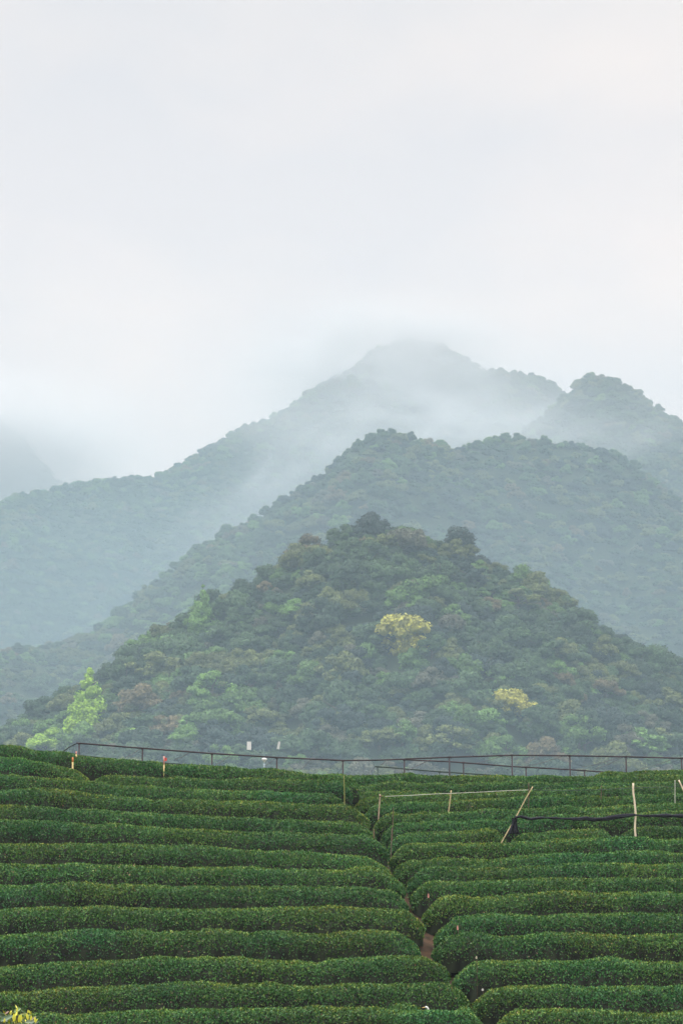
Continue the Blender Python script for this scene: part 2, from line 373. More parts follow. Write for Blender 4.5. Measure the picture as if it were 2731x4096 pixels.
def make_ground():
    def axis(segs):
        out = []
        for a, b, s in segs: out += list(np.arange(a, b, s))
        return np.array(out)
    xs = axis([(-700, -300, 20), (-300, -120, 6), (-120, -15, 4), (-15, 15, 0.3), (15, 120, 4), (120, 300, 6), (300, 701, 20)])
    ys = axis([(-60, 10, 10), (10, 54, 2), (54, 84, 0.3), (84, 140, 3), (140, 760, 4), (760, 1480, 7), (1480, 1561, 20)])
    X, Y = np.meshgrid(xs, ys); Z = ground_z(X, Y)
    V = np.stack([X.ravel(), Y.ravel(), Z.ravel()], 1)
    nx, ny = len(xs), len(ys)
    i = (np.arange(ny-1)[:, None]*nx + np.arange(nx-1)[None]).ravel()
    F = np.stack([i, i+1, i+nx+1, i+nx], 1)
    m, t, b = new_mat('soil_and_forest_floor')
    tc = t.nodes.new('ShaderNodeTexCoord'); sp = t.nodes.new('ShaderNodeSeparateXYZ'); t.links.new(tc.outputs['Object'], sp.inputs[0])
    n1 = t.nodes.new('ShaderNodeTexNoise'); n1.inputs['Scale'].default_value = 3; n1.inputs['Detail'].default_value = 8
    t.links.new(tc.outputs['Object'], n1.inputs['Vector'])
    r1 = t.nodes.new('ShaderNodeValToRGB'); t.links.new(n1.outputs[0], r1.inputs[0])
    r1.color_ramp.elements[0].position = .35; r1.color_ramp.elements[0].color = (0.03, 0.022, 0.014, 1)
    r1.color_ramp.elements[1].position = .65; r1.color_ramp.elements[1].color = (0.075, 0.044, 0.026, 1)
    n2 = t.nodes.new('ShaderNodeTexNoise'); n2.inputs['Scale'].default_value = .15; n2.inputs['Detail'].default_value = 8
    t.links.new(tc.outputs['Object'], n2.inputs['Vector'])
    r2 = t.nodes.new('ShaderNodeValToRGB'); t.links.new(n2.outputs[0], r2.inputs[0])
    r2.color_ramp.elements[0].position = .35; r2.color_ramp.elements[0].color = (0.022, 0.035, 0.018, 1)
    r2.color_ramp.elements[1].position = .65; r2.color_ramp.elements[1].color = (0.05, 0.065, 0.03, 1)
    mr = t.nodes.new('ShaderNodeMapRange'); mr.inputs[1].default_value = 82; mr.inputs[2].default_value = 95
    t.links.new(sp.outputs[1], mr.inputs[0])
    mxn = t.nodes.new('ShaderNodeMixRGB'); t.links.new(mr.outputs[0], mxn.inputs[0]); t.links.new(r1.outputs[0], mxn.inputs[1]); t.links.new(r2.outputs[0], mxn.inputs[2])
    t.links.new(mxn.outputs[0], b.inputs['Base Color']); b.inputs['Roughness'].default_value = 0.95; b.inputs['Specular IOR Level'].default_value = 0.1
    o = link('ground', fast_mesh('ground', V, F, m, True))
    tag(o, 'soil of the tea slope and the wooded hills rising behind it', None, None, 'structure')
make_ground()

# ------------------------------------------------------------------ tea hedges
def hedge_surface(q, x, phi, seed):
    """point on the clipped hedge surface and its outward normal"""
    d = np.minimum(x - q.x0, q.x1 - x)
    L0 = 0.62
    c = np.sqrt(np.clip(1 - (1 - np.clip(d/L0, 0, 1))**2, 0, 1))
    zt = np.interp(x, q.cx, q.cz) + 0.02*vnoise(x*2.2, q.Y, 0.5, seed)
    zb = row_ground(q, x) - 0.06
    h = np.maximum(zt - zb, 0.4)*(0.42 + 0.58*c)
    w = ((0.64 if q.side == 'L' else 0.58) + 0.04*vnoise(x*0.7, q.Y, 3.3, seed))*(0.12 + 0.88*c)
    cp, sp = np.cos(phi), np.sin(phi)
    ey = -np.sign(cp)*np.abs(cp)**0.75; ez = np.abs(sp)**0.58
    yc = q.Y + 0.12*vnoise(x*0.25, q.Y, 9.1, seed)
    n = np.stack([np.where(d < L0, (1-c)*np.where(x-q.x0 < q.x1-x, -1.4, 1.4), 0), -cp, sp*0.9+0.05], -1)
    n /= np.linalg.norm(n, axis=-1, keepdims=True)
    bump = 0.05*fbm(x*1.4, phi*1.4, q.Y, seed+3, 2) + 0.028*vnoise(x*3.1, phi*2.4, q.Y, seed+9) + 0.012*vnoise(x*8, phi*6, q.Y, seed+10)
    p = np.stack([x, yc + w*ey*(0.86+0.14*ez), zb + h*ez], -1)
    return p + n*bump[..., None], n

def tea_colours(n, topness, patch):
    """pigment of single leaves: old leaves dark, this spring's shoots on the clipped top yellow-green"""
    base = np.array([(0.041, 0.135, 0.030), (0.027, 0.100, 0.025), (0.066, 0.180, 0.036), (0.066, 0.150, 0.056), (0.088, 0.140, 0.036), (0.120, 0.205, 0.042)])
    pr = np.array([.30, .24, .20, .12, .06, .08]); idx = rng.choice(6, n, p=pr)
    col = base[idx]*rng.uniform(.78, 1.22, (n, 1))
    young = rng.random(n) < np.clip(topness**2*(0.50 + 0.6*patch), 0, 0.9)
    yc = np.array([(0.15, 0.25, 0.036), (0.20, 0.26, 0.040), (0.11, 0.23, 0.036)])[rng.integers(0, 3, n)]*rng.uniform(.6, 1.15, (n, 1))
    col = np.where(young[:, None], yc, col)
    old = rng.random(n) < 0.005
    col = np.where(old[:, None], np.array((0.24, 0.17, 0.10))*rng.uniform(.6, 1.3, (n, 1)), col)
    return col

def leaf_quads(p, d, w, ln, wd):
    ln = ln[:, None]; wd = wd[:, None]
    V = np.stack([p - d*ln*.5, p + w*wd*.5 + d*ln*.05, p + d*ln*.5, p - w*wd*.5 + d*ln*.05], 1)
    return V.reshape(-1, 3)

def make_hedge(q, seed, label, dens=3000):
    Lr = q.x1 - q.x0
    ns = int(Lr/0.10)+1; na = 15
    X, PH = np.meshgrid(np.linspace(q.x0+0.002, q.x1-0.002, ns), np.linspace(0.0, math.pi, na), indexing='ij')
    p, n = hedge_surface(q, X, PH, seed)
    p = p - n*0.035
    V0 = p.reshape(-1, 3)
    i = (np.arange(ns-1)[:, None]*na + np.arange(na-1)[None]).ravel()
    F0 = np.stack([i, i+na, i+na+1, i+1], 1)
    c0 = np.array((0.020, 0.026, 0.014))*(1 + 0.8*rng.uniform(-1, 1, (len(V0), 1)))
    # leaves
    nl = int(Lr*dens)
    x = rng.uniform(q.x0, q.x1, nl)
    nend = 420                                   # the rounded ends carry leaves all round
    x = np.concatenate([x, q.x0 + np.abs(rng.normal(0, .22, nend)), q.x1 - np.abs(rng.normal(0, .22, nend))])
    x = np.clip(x, q.x0+.003, q.x1-.003); nl = len(x)
    phi = rng.uniform(0.10, 2.3, nl)
    # the clipped top is dense with leaf, the woody flanks are thin and show the dark inside
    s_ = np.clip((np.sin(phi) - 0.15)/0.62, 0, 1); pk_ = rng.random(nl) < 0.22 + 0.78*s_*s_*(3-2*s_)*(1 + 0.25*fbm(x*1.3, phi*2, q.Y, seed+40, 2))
    x = x[pk_]; phi = phi[pk_]; nl = len(x)
    p, n = hedge_surface(q, x, phi, seed)
    sp = np.sin(phi)
    top = np.clip((sp - 0.72)/0.28, 0, 1)
    patch = fbm(x*0.9, phi*1.1, q.Y, seed+21, 2)
    off = rng.normal(0.0, 0.012, nl) + top*np.abs(rng.normal(0, 0.012, nl))
    p = p + n*off[:, None]
    r = rng.normal(0, 1, (nl, 3))
    d = n*0.35 + np.array([0, -0.1, 0.55]) + r*0.55; d /= np.linalg.norm(d, axis=1, keepdims=True)
    nn = n + rng.normal(0, .45, (nl, 3)) + np.array([0, 0, .25])
    w = np.cross(d, nn); w /= np.linalg.norm(w, axis=1, keepdims=True)
    ln = rng.uniform(0.045, 0.075, nl); wd = ln*rng.uniform(.42, .58, nl)
    V1 = leaf_quads(p, d, w, ln, wd)
    F1 = np.arange(nl*4).reshape(-1, 4) + len(V0)
    c1 = np.repeat(tea_colours(nl, top, patch), 4, 0)
    # broad tone patches: some stretches of a row are duller or fresher
    tone = 1 + 0.22*np.repeat(fbm(x*0.35, q.Y*3.1, 0, seed+5, 2), 4)
    c1 = c1*tone[:, None]
    warm = np.repeat(np.clip(fbm(x*0.5, q.Y*1.7, 4, seed//100, 2)*1.6 + vnoise(0, q.Y*2.3, 1, 3)*.35, -1, 1), 4)
    c1 = c1*np.stack([1+.30*warm, 1+.03*warm, 1-.15*warm], 1)
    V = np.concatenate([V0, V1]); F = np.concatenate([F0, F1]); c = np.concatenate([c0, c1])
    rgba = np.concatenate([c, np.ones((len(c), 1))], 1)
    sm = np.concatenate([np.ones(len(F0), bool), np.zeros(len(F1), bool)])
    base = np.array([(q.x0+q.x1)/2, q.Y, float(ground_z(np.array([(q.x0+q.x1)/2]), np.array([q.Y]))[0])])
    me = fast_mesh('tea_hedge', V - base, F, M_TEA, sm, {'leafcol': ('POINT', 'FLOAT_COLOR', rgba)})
    o = link('tea_hedge', me, loc=base)
    return tag(o, label, 'tea hedge', 'rows of clipped tea hedge on the slope')
ORD = ['bottom', 'second', 'third', 'fourth', 'fifth', 'sixth', 'seventh', 'eighth', 'ninth', 'tenth', 'eleventh', 'twelfth', 'thirteenth', 'fourteenth', 'fifteenth', 'sixteenth', 'seventeenth', 'eighteenth']
labL = {0: 'uppermost clipped tea hedge left of the path, forming the sloping left skyline',
        1: 'tea hedge tucked just under the left skyline hedge, ending at the path',
        2: 'short tea hedge at the left edge under the skyline hedge, behind the orange stake'}
k = 0
for i in range(len(RL)-1, -1, -1):
    if i not in labL:
        labL[i] = ('clipped tea hedge at the bottom of the picture, left of the path' if k == 0 else
                   'clipped tea hedge left of the path, %s row up from the bottom' % ORD[k]); k += 1
labR = {0: 'tea hedge on the right skyline, entering behind the other top rows',
        1: 'long top tea hedge right of the path, in front of the pipe frames',
        3: 'short broken tea hedge behind the pale hose, near top of the path',
        8: 'short tea hedge ending at the side gap left of the black net',
        9: 'short tea hedge between two side gaps, under the black net',
        10: 'short tea hedge at the right edge behind the foot of the white pole',
        7: 'tea hedge right of the path lying in shade behind the black net'}
k = 0
for i in range(len(RR)-1, -1, -1):
    if i not in labR:
        labR[i] = ('clipped tea hedge at the bottom of the picture, right of the path' if k == 0 else
                   'clipped tea hedge right of the path, %s full row up from the bottom' % ORD[k]); k += 1
for i, q in enumerate(RL): make_hedge(q, 100+i, labL[i])
for i, q in enumerate(RR): make_hedge(q, 200+i, labR[i])
# two low tea bushes filling the furrow near the bottom of the path
for (px0, px1, py, Y, lab) in ((1520, 1712, 4020, 56.25, 'low tea bush in the furrow left of the white egret'),
                                (1808, 1905, 4022, 56.25, 'low tea bush at the end of the furrow beside the path')):
    q = Row(); q.Y = Y; q.side = 'L'; q.x0 = at(px0, py, Y).x; q.x1 = at(px1, py, Y).x
    w_ = [at(px0+(px1-px0)*t, py+(8 if t in (0, 1) else 0), Y) for t in (0, .25, .5, .75, 1)]
    q.cx = np.array([v.x for v in w_]); q.cz = np.array([v.z for v in w_])
    g_ = ground_z(q.cx, np.full(5, Y)); q.fit = np.polyfit(q.cx, g_, 1); q.lo, q.hi = q.cx[0], q.cx[-1]
    o = make_hedge(q, 300+px0, lab); o.name = 'tea_bush'; o['category'] = 'tea bush'; del o['group']

# ------------------------------------------------------------------ tree prototypes
def rand_unit(n):
    v = rng.normal(0, 1, (n, 3)); return v/np.linalg.norm(v, axis=1, keepdims=True)
_ico = None
def ico():
    global _ico
    if _ico is None:
        import bmesh
        bm = bmesh.new(); bmesh.ops.create_icosphere(bm, subdivisions=2, radius=1)
        _ico = (np.array([v.co[:] for v in bm.verts]), np.array([[v.index for v in f.verts] for f in bm.faces])); bm.free()
    return _ico
def crown_mesh(name, kind, ncards, seed, card=0.075):
    """crown of radius about 1 standing on z=0; lobes of leaf clumps with gaps"""
    global rng
    keep = rng; rng = np.random.default_rng(seed)
    C = []; R = []
    if kind == 'round':
        n = rng.integers(26, 36)
        for _ in range(n):
            a = rng.uniform(0, 2*math.pi); rr = math.sqrt(rng.random())*0.78; z = 0.2 + (1-rr*rr)*1.0*rng.uniform(.1, 1.0)
            C.append((rr*math.cos(a), rr*math.sin(a), z)); R.append(rng.uniform(.17, .33))
    elif kind == 'flat':
        n = rng.integers(24, 32)
        for _ in range(n):
            a = rng.uniform(0, 2*math.pi); rr = math.sqrt(rng.random())*0.85; z = 0.4 + (1-rr)*0.5 + rng.uniform(-.3, .35)
            C.append((rr*math.cos(a), rr*math.sin(a), z)); R.append(rng.uniform(.14, .28))
    elif kind == 'cone':
        for lv in range(15):
            f = lv/14; rad = (1-f)**.8*0.66+0.01
            for _ in range(max(2, int(8*(1-f)+1))):
                a = rng.uniform(0, 2*math.pi)
                C.append((rad*math.cos(a)*rng.uniform(.5, 1), rad*math.sin(a)*rng.uniform(.5, 1), 0.25+f*1.75+rng.uniform(-.08, .08))); R.append(0.09+0.22*(1-f)*rng.uniform(.7, 1.1))
    elif kind == 'pine':
        for lv in range(9):
            f = lv/8; rad = (1-f)*0.55+0.02
            m = max(1, int(5*(1-f)+2))
            for j in range(m):
                a = 2*math.pi*j/m + rng.uniform(-.4, .4)
                C.append((rad*math.cos(a), rad*math.sin(a), 0.3+f*2.1+rng.uniform(-.06, .06))); R.append(0.09+0.13*(1-f))
    if kind == 'lobed':
        for (ax, ay, az, ar) in ((-.42, 0, .52, .50), (.12, .1, .66, .48), (.66, -.05, .34, .32), (-.05, -.25, .28, .50), (.3, -.2, .1, .4), (-.5, -.1, .1, .4)):
            for _ in range(11):
                v = rng.normal(0, 1, 3); v /= np.linalg.norm(v); v[2] = abs(v[2])
                C.append((ax+v[0]*ar*.7, ay+v[1]*ar*.7, az+v[2]*ar*.7)); R.append(ar*rng.uniform(.30, .48))
    C = np.array(C); R = np.array(R)
    iv, iF = ico()
    V = []; F = []; sh = []; nb = 0
    for c, r in zip(C, R):                       # leafy heart of each lobe
        vv = iv*(r*0.74) * (1 + 0.10*rng.normal(0, 1, (len(iv), 1))) + c
        if kind in ('round', 'flat'): vv[:, 2] = c[2] + (vv[:, 2]-c[2])*0.8
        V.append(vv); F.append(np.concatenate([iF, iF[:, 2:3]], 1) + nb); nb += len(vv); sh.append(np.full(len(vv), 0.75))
    tri = np.concatenate(F)[:, :3]; Vt = np.concatenate(V); st = np.concatenate(sh)
    w = R**2/np.sum(R**2); idx = rng.choice(len(C), ncards, p=w)
    u = rand_unit(ncards); u[:, 2] = np.where(u[:, 2] < -0.35, -u[:, 2], u[:, 2])
    lump = 1 + 0.16*fbm(u[:, 0]*2.6+idx*3.1, u[:, 1]*2.6, u[:, 2]*2.6, seed, 2)
    rad = R[idx]*lump*rng.uniform(0.74, 1.22, ncards)
    p = C[idx] + u*rad[:, None]
    if kind in ('round', 'flat'): p[:, 2] = C[idx, 2] + (p[:, 2]-C[idx, 2])*0.8
    inside = np.zeros(ncards, bool)
    for j in range(len(C)):
        inside |= (idx != j) & (np.linalg.norm(p-C[j], axis=1) < R[j]*0.70)
    p = p[~inside]; u = u[~inside]; idx = idx[~inside]; n = len(p)
    nn = u + rng.normal(0, .5, (n, 3)) + np.array([0, 0, .35]); nn /= np.linalg.norm(nn, axis=1, keepdims=True)
    d = np.cross(nn, rand_unit(n)); d /= np.linalg.norm(d, axis=1, keepdims=True); w_ = np.cross(nn, d)
    ln = card*rng.uniform(.6, 1.4, n)
    Q = leaf_quads(p, d, w_, ln, ln*rng.uniform(.55, .9, n))
    F1 = np.arange(n*4).reshape(-1, 4)
    t1 = np.concatenate([F1[:, [0, 1, 2]], F1[:, [0, 2, 3]]]) + len(Vt)
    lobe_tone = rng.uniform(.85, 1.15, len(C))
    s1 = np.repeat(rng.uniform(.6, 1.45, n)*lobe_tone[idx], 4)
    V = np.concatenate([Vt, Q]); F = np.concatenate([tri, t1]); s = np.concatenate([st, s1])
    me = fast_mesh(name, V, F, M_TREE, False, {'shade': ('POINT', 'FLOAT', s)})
    rng = keep
    return me
def trunk_mesh(name, kind, seed):
    r = random.Random(seed); mb = MB()
    top = 1.0 if kind in ('round', 'flat') else .55 if kind == 'lobed' else 2.1
    pts = [(0, 0, -0.35)]
    for k_ in range(1, 6): pts.append((r.uniform(-.04, .04), r.uniform(-.04, .04), -0.35 + (top+.35)*k_/5))
    mb.tube(pts, [0.075, .062, .052, .04, .028, .012], 7)
    for k_ in range(6 if kind in ('round', 'flat') else 8):
        a = r.uniform(0, 6.28); z = r.uniform(.2, top*.75); l = r.uniform(.4, .7)*(1 if top < 1.5 else (1.15-z/2.2))
        mb.tube([(0, 0, z), (math.cos(a)*l*.5, math.sin(a)*l*.5, z+l*.25), (math.cos(a)*l, math.sin(a)*l, z+l*.55)], [.03, .02, .008], 5)
    me = bpy.data.meshes.new(name); me.from_pydata(mb.V, [], mb.F); me.materials.append(M_BARK); me.update()
    return me
PROTO = {}
for kind, n, nc in (('round', 6, 6500), ('flat', 3, 5500), ('cone', 3, 8000), ('pine', 2, 4000), ('lobed', 2, 6500)):
    PROTO[kind] = [(crown_mesh('crown', kind, nc, 1000+i*7+len(kind)*31, 0.088 if kind != 'pine' else 0.07), trunk_mesh('trunk', kind, i)) for i in range(n)]

TINT = dict(dark=(0.032, 0.064, 0.028), mid=(0.054, 0.100, 0.034), olive=(0.115, 0.138, 0.036), green=(0.100, 0.185, 0.036),
            lime=(0.29, 0.47, 0.03), yellow=(0.42, 0.40, 0.06), russet=(0.135, 0.105, 0.045), grey=(0.115, 0.115, 0.072), white=(0.42, 0.42, 0.30), blue=(0.028, 0.050, 0.040))
def add_tree(kind, i, loc, r, zs, rot, tint, name, label, group, cat='tree'):
    root = empty(name, loc, label, cat, group); root.rotation_euler = (0, 0, rot); root.scale = (r, r, r*zs)
    cm, tm = PROTO[kind][i % len(PROTO[kind])]
    c = link('crown', cm, root); c['tint'] = [float(v) for v in tint]
    link('trunk', tm, root)
    return root

# visibility of a hill point from around the camera
def sight(x, y, h=6.0):
    """elevation of the point minus the highest elevation of nearer ground (radians)"""
    z = ground_z(x, y) + h; el_ = z/y
    m = np.full(x.shape, -9.0)
    for t in np.linspace(0.15, 0.985, 70):
        m = np.maximum(m, ground_z(x*t, y*t)/(y*t))
    return el_ - m

# trees one can pick out: (view px of crown centre, width px, kind, proto, zscale, tint, label)
SPECIAL = [
 (925,1458,145,'lobed',0,0.85,'yellow','golden yellow broad tree standing out in the middle of the near hill'),
 (203,1650,112,'cone',0,1.0,'lime','tall cone shaped bright lime green tree low on the left, above the frame end'),
 (465,1412,92,'cone',1,1.15,'green','light green conical tree on the upper left flank of the near hill'),
 (680,1397,84,'round',1,.8,'green','fresh green lobed tree left of the golden tree, upper slope'),
 (720,1330,84,'round',2,.9,'olive','olive green rounded tree below the summit, left of centre'),
 (830,1398,46,'round',3,.9,'white','small whitish flowering tree just above the golden tree'),
 (1178,1618,98,'lobed',1,.85,'yellow','yellow topped broad tree on the lower right slope'),
 (1120,1655,80,'round',1,.8,'green','green tree directly left below the yellow topped lower right tree'),
 (1480,1712,120,'flat',0,.6,'green','low spreading fresh green tree above the right pipe frame'),
 (1190,1372,110,'flat',1,.6,'olive','flat tiered olive tree high on the right flank'),
 (1375,1485,96,'round',2,1.0,'olive','large rounded tree with pale green top at the right shoulder'),
 (1485,1500,70,'round',0,.9,'olive','yellowish olive tree at the far right shoulder of the near hill'),
 (832,1205,66,'round',3,1.0,'russet','reddish brown tree on the summit, left of the dark pines'),
 (902,1195,50,'pine',0,1.0,'dark','dark pine making the highest tip of the near hill'),
 (1003,1250,52,'round',4,.9,'mid','dark rounded tree right of the summit pine'),
 (612,1352,60,'flat',2,1.0,'russet','russet tree on the upper left slope beside the dark skyline tree'),
 (570,1345,95,'round',0,1.0,'dark','big dark tree on the left skyline of the near hill'),
 (355,1530,145,'flat',0,.8,'olive','wide olive domed tree with orange rim on the left flank'),
 (488,1578,110,'flat',1,.9,'green','broad green tree below the wide olive dome on the left flank'),
 (325,1612,115,'round',1,.95,'russet','brown edged round tree low on the left flank'),
 (600,1650,105,'flat',2,.9,'olive','pale olive sprawling tree low in the centre left'),
 (1030,1705,125,'flat',0,.75,'olive','pale olive tree low in the centre, above the pipe frame'),
 (428,1686,95,'cone',2,.6,'green','light green peaked tree low above the left pipe frame'),
 (155,1712,50,'flat',1,.8,'russet','small orange brown tree at the end of the left pipe frame'),
 (105,1702,80,'round',2,.8,'lime','lime green bushy tree at the foot of the hill, far left'),
 (30,1650,80,'round',3,.9,'green','yellow green tree at the left edge of the picture, foot of the hill'),
 (620,1700,70,'flat',0,.7,'green','light green bushy tree behind the white panels of the mast'),
 (400,1470,80,'round',4,.8,'green','fresh green crown on the left flank, under the conical tree'),
 (100,1585,50,'pine',1,.8,'dark','dark pointed tree on the far left edge of the near hill'),
 (1240,1545,70,'round',2,.9,'mid','mid green rounded tree on the lower right slope above the yellow one'),
 (870,1700,110,'flat',2,.5,'olive','low olive thicket tree right of the white dish lamp'),
 (240,1520,70,'round',1,.8,'green','yellow green crown on the left skyline slope'),
 (880,1240,100,'round',3,.9,'olive','olive and green broad crown right under the summit'),
]
def hill_hit(px, py):
    """march the view ray of view pixel (px, py) into the near hill"""
    a = at(px*D, py*D, 1.0)
    ys = np.linspace(290, 436, 600)
    z = ground_z(a.x*ys, ys)
    hit = np.nonzero(z >= a.z*ys)[0]
    return None if len(hit) == 0 else (a.x*ys[hit[0]], ys[hit[0]])
placed = []
for (px, py, wpx, kind, pi, zs, tn, lab) in SPECIAL:
    r = wpx*D/F_PX*395/2*1.05
    h = hill_hit(px, py + wpx*0.38*zs)
    miss = h is None
    if miss: h = (at(px*D, py*D, 430).x, 427.0)
    lift = 0.0
    if tn in ('yellow', 'lime'): r *= 1.2; zs *= 1.1; lift = -.3
    x, y = h; z = float(ground_z(np.array([x]), np.array([y]))[0])
    add_tree(kind, pi, (x, y, z+lift-(1.4 if miss else 0)), r, zs, random.uniform(0, 6.28), np.array(TINT[tn])*(1.6 if tn == 'green' else 1.25 if tn in ('olive', 'russet') else 1), 'pine_tree' if kind == 'pine' else 'broadleaf_tree', lab, 'trees that stand out on the near hill')
    placed.append((x, y, r))

# crowd of single trees over the near hill, the largest 260 of them as things
def hill_points(i, s, y0, y1, marg, xmax=None):
    r = RIDGES[i]; pts = []
    Ymid = max(r['Y']); half = 0.1412*Ymid*1.22
    xs = np.arange(-half, half, s); ys = np.arange(y0, y1, s*0.9)
    X, Y = np.meshgrid(xs, ys); X = X + rng.uniform(-.45, .45, X.shape)*s; Y = Y + rng.uniform(-.45, .45, Y.shape)*s
    X = X.ravel(); Y = Y.ravel()
    k_ = np.abs(X) < 0.1412*Y*1.18 + 4; X = X[k_]; Y = Y[k_]
    own = np.abs(mountain(X, Y, only=i) - mountain(X, Y)) < 0.01
    own &= mountain(X, Y) > -2.5
    X = X[own]; Y = Y[own]
    v = sight(X, Y) > marg
    return X[v], Y[v]
def tone_at(x, y, z, u, far=False):
    """species colour by place: fresher on the left flank and foot, darker and bluer to the right"""
    left = np.clip((-x)/45, 0, 1)
    n_ = fbm(x/22, y/22, z/22, 3, 2)
    w = np.array([.24, .36, .16+.08*left, .10+.42*left, .03*left*(z < 45), .0, .025, .05, .0, .12*(1-left)])
    names = ['dark', 'mid', 'olive', 'green', 'lime', 'yellow', 'russet', 'grey', 'white', 'blue']
    w[2:4] *= np.clip(1+n_*2, .2, 3); w[6] *= np.clip(1+2.5*n_, .1, 3.5)
    if far: w[4] *= .06; w[3] *= .6
    if z < 34: w[7] *= 2.6; w[0] *= .6; w[3] *= 1.3
    w = w/w.sum()
    return names[int(np.searchsorted(np.cumsum(w), u*0.9999))]
def clear(x, y, k=0.7):
    return all(((x-a)/(r*k))**2 + ((y-(b-2.5))/(r*k+2.5))**2 > 1 for a, b, r in placed)
X, Y = hill_points(0, 5.4, 320, 437, -0.004)
keep = []
for x, y in zip(X, Y):
    if clear(x, y): keep.append((x, y))
rng.shuffle(keep)
vis = sight(np.array([k[0] for k in keep]), np.array([k[1] for k in keep]), 5.0)
keep = [(k[0], k[1], v) for k, v in zip(keep, vis)]
ind = [k for k in keep if k[2] > 0.0015 and abs(k[0]) < 0.1412*k[1]+1][:262]
indset = set((k[0], k[1]) for k in ind)
rest = [k for k in keep if (k[0], k[1]) not in indset]
TN = dict(dark='dark green', mid='mid green', olive='olive green', green='fresh green', lime='lime green', russet='russet brown', grey='grey twiggy', blue='deep blue green', yellow='yellow', white='white')
crowd = []
def screen(x, y, z):
    dp = y*CP + z*SP
    return (CX + F_PX*x/dp)/D, (CY - F_PX*(z*CP - y*SP)/dp)/D
LANDMARKS = [(925, 1458, 'golden yellow tree'), (203, 1645, 'tall bright lime tree'), (465, 1412, 'light green conical tree'), (720, 1330, 'summit slope olive tree'),
             (1178, 1625, 'yellow topped lower right tree'), (902, 1195, 'summit pine'), (1480, 1712, 'low spreading green tree'), (1375, 1485, 'pale topped shoulder tree'), (1190, 1372, 'tiered olive tree'),
             (355, 1530, 'orange rimmed olive dome'), (604, 1712, 'pair of white mast panels'), (1030, 1705, 'sprawling low olive tree'), (680, 1397, 'fresh green lobed tree')]
for (x, y, v) in ind:
    z = float(ground_z(np.array([x]), np.array([y]))[0])
    tn = tone_at(x, y, z, rng.random())
    kind = ['round', 'round', 'flat', 'cone'][int(rng.choice(4, p=[.5, .24, .26, 0]))]
    big = rng.uniform(2.9, 4.6)
    t = np.array(TINT[tn])*rng.uniform(.8, 1.25)
    o = add_tree(kind, int(rng.integers(0, 5)), (x, y, z-0.3), big, rng.uniform(.8, 1.1), rng.uniform(0, 6.28), t, 'broadleaf_tree', 'tree', 'trees of the wood on the near hill')
    crowd.append((o, TN[tn], kind, *screen(x, y, z+big)))
byl = {}
for (o, tone, kind, px, py) in crowd:
    d2, lx, ly, nm = min(((px-a)**2 + (py-b)**2, a, b, n_) for a, b, n_ in LANDMARKS)
    ang = math.degrees(math.atan2(ly-py, px-lx)) % 360
    dr = ['right of', 'upper right of', 'above', 'upper left of', 'left of', 'lower left of', 'below', 'lower right of'][int((ang+22.5)//45) % 8]
    byl.setdefault('%s %s tree %s the %s' % (tone, 'flat' if kind == 'flat' else 'round', dr, nm), []).append((d2, o.name, o))
for lb, os_ in byl.items():
    os_.sort()
    for i, (d2, _, o) in enumerate(os_):
        o['label'] = (['', 'second ', 'third ', 'fourth ', 'fifth ', 'sixth ', 'seventh ', 'eighth ', 'ninth '][min(i, 8)] if i or len(os_) == 1 else 'first ') + lb

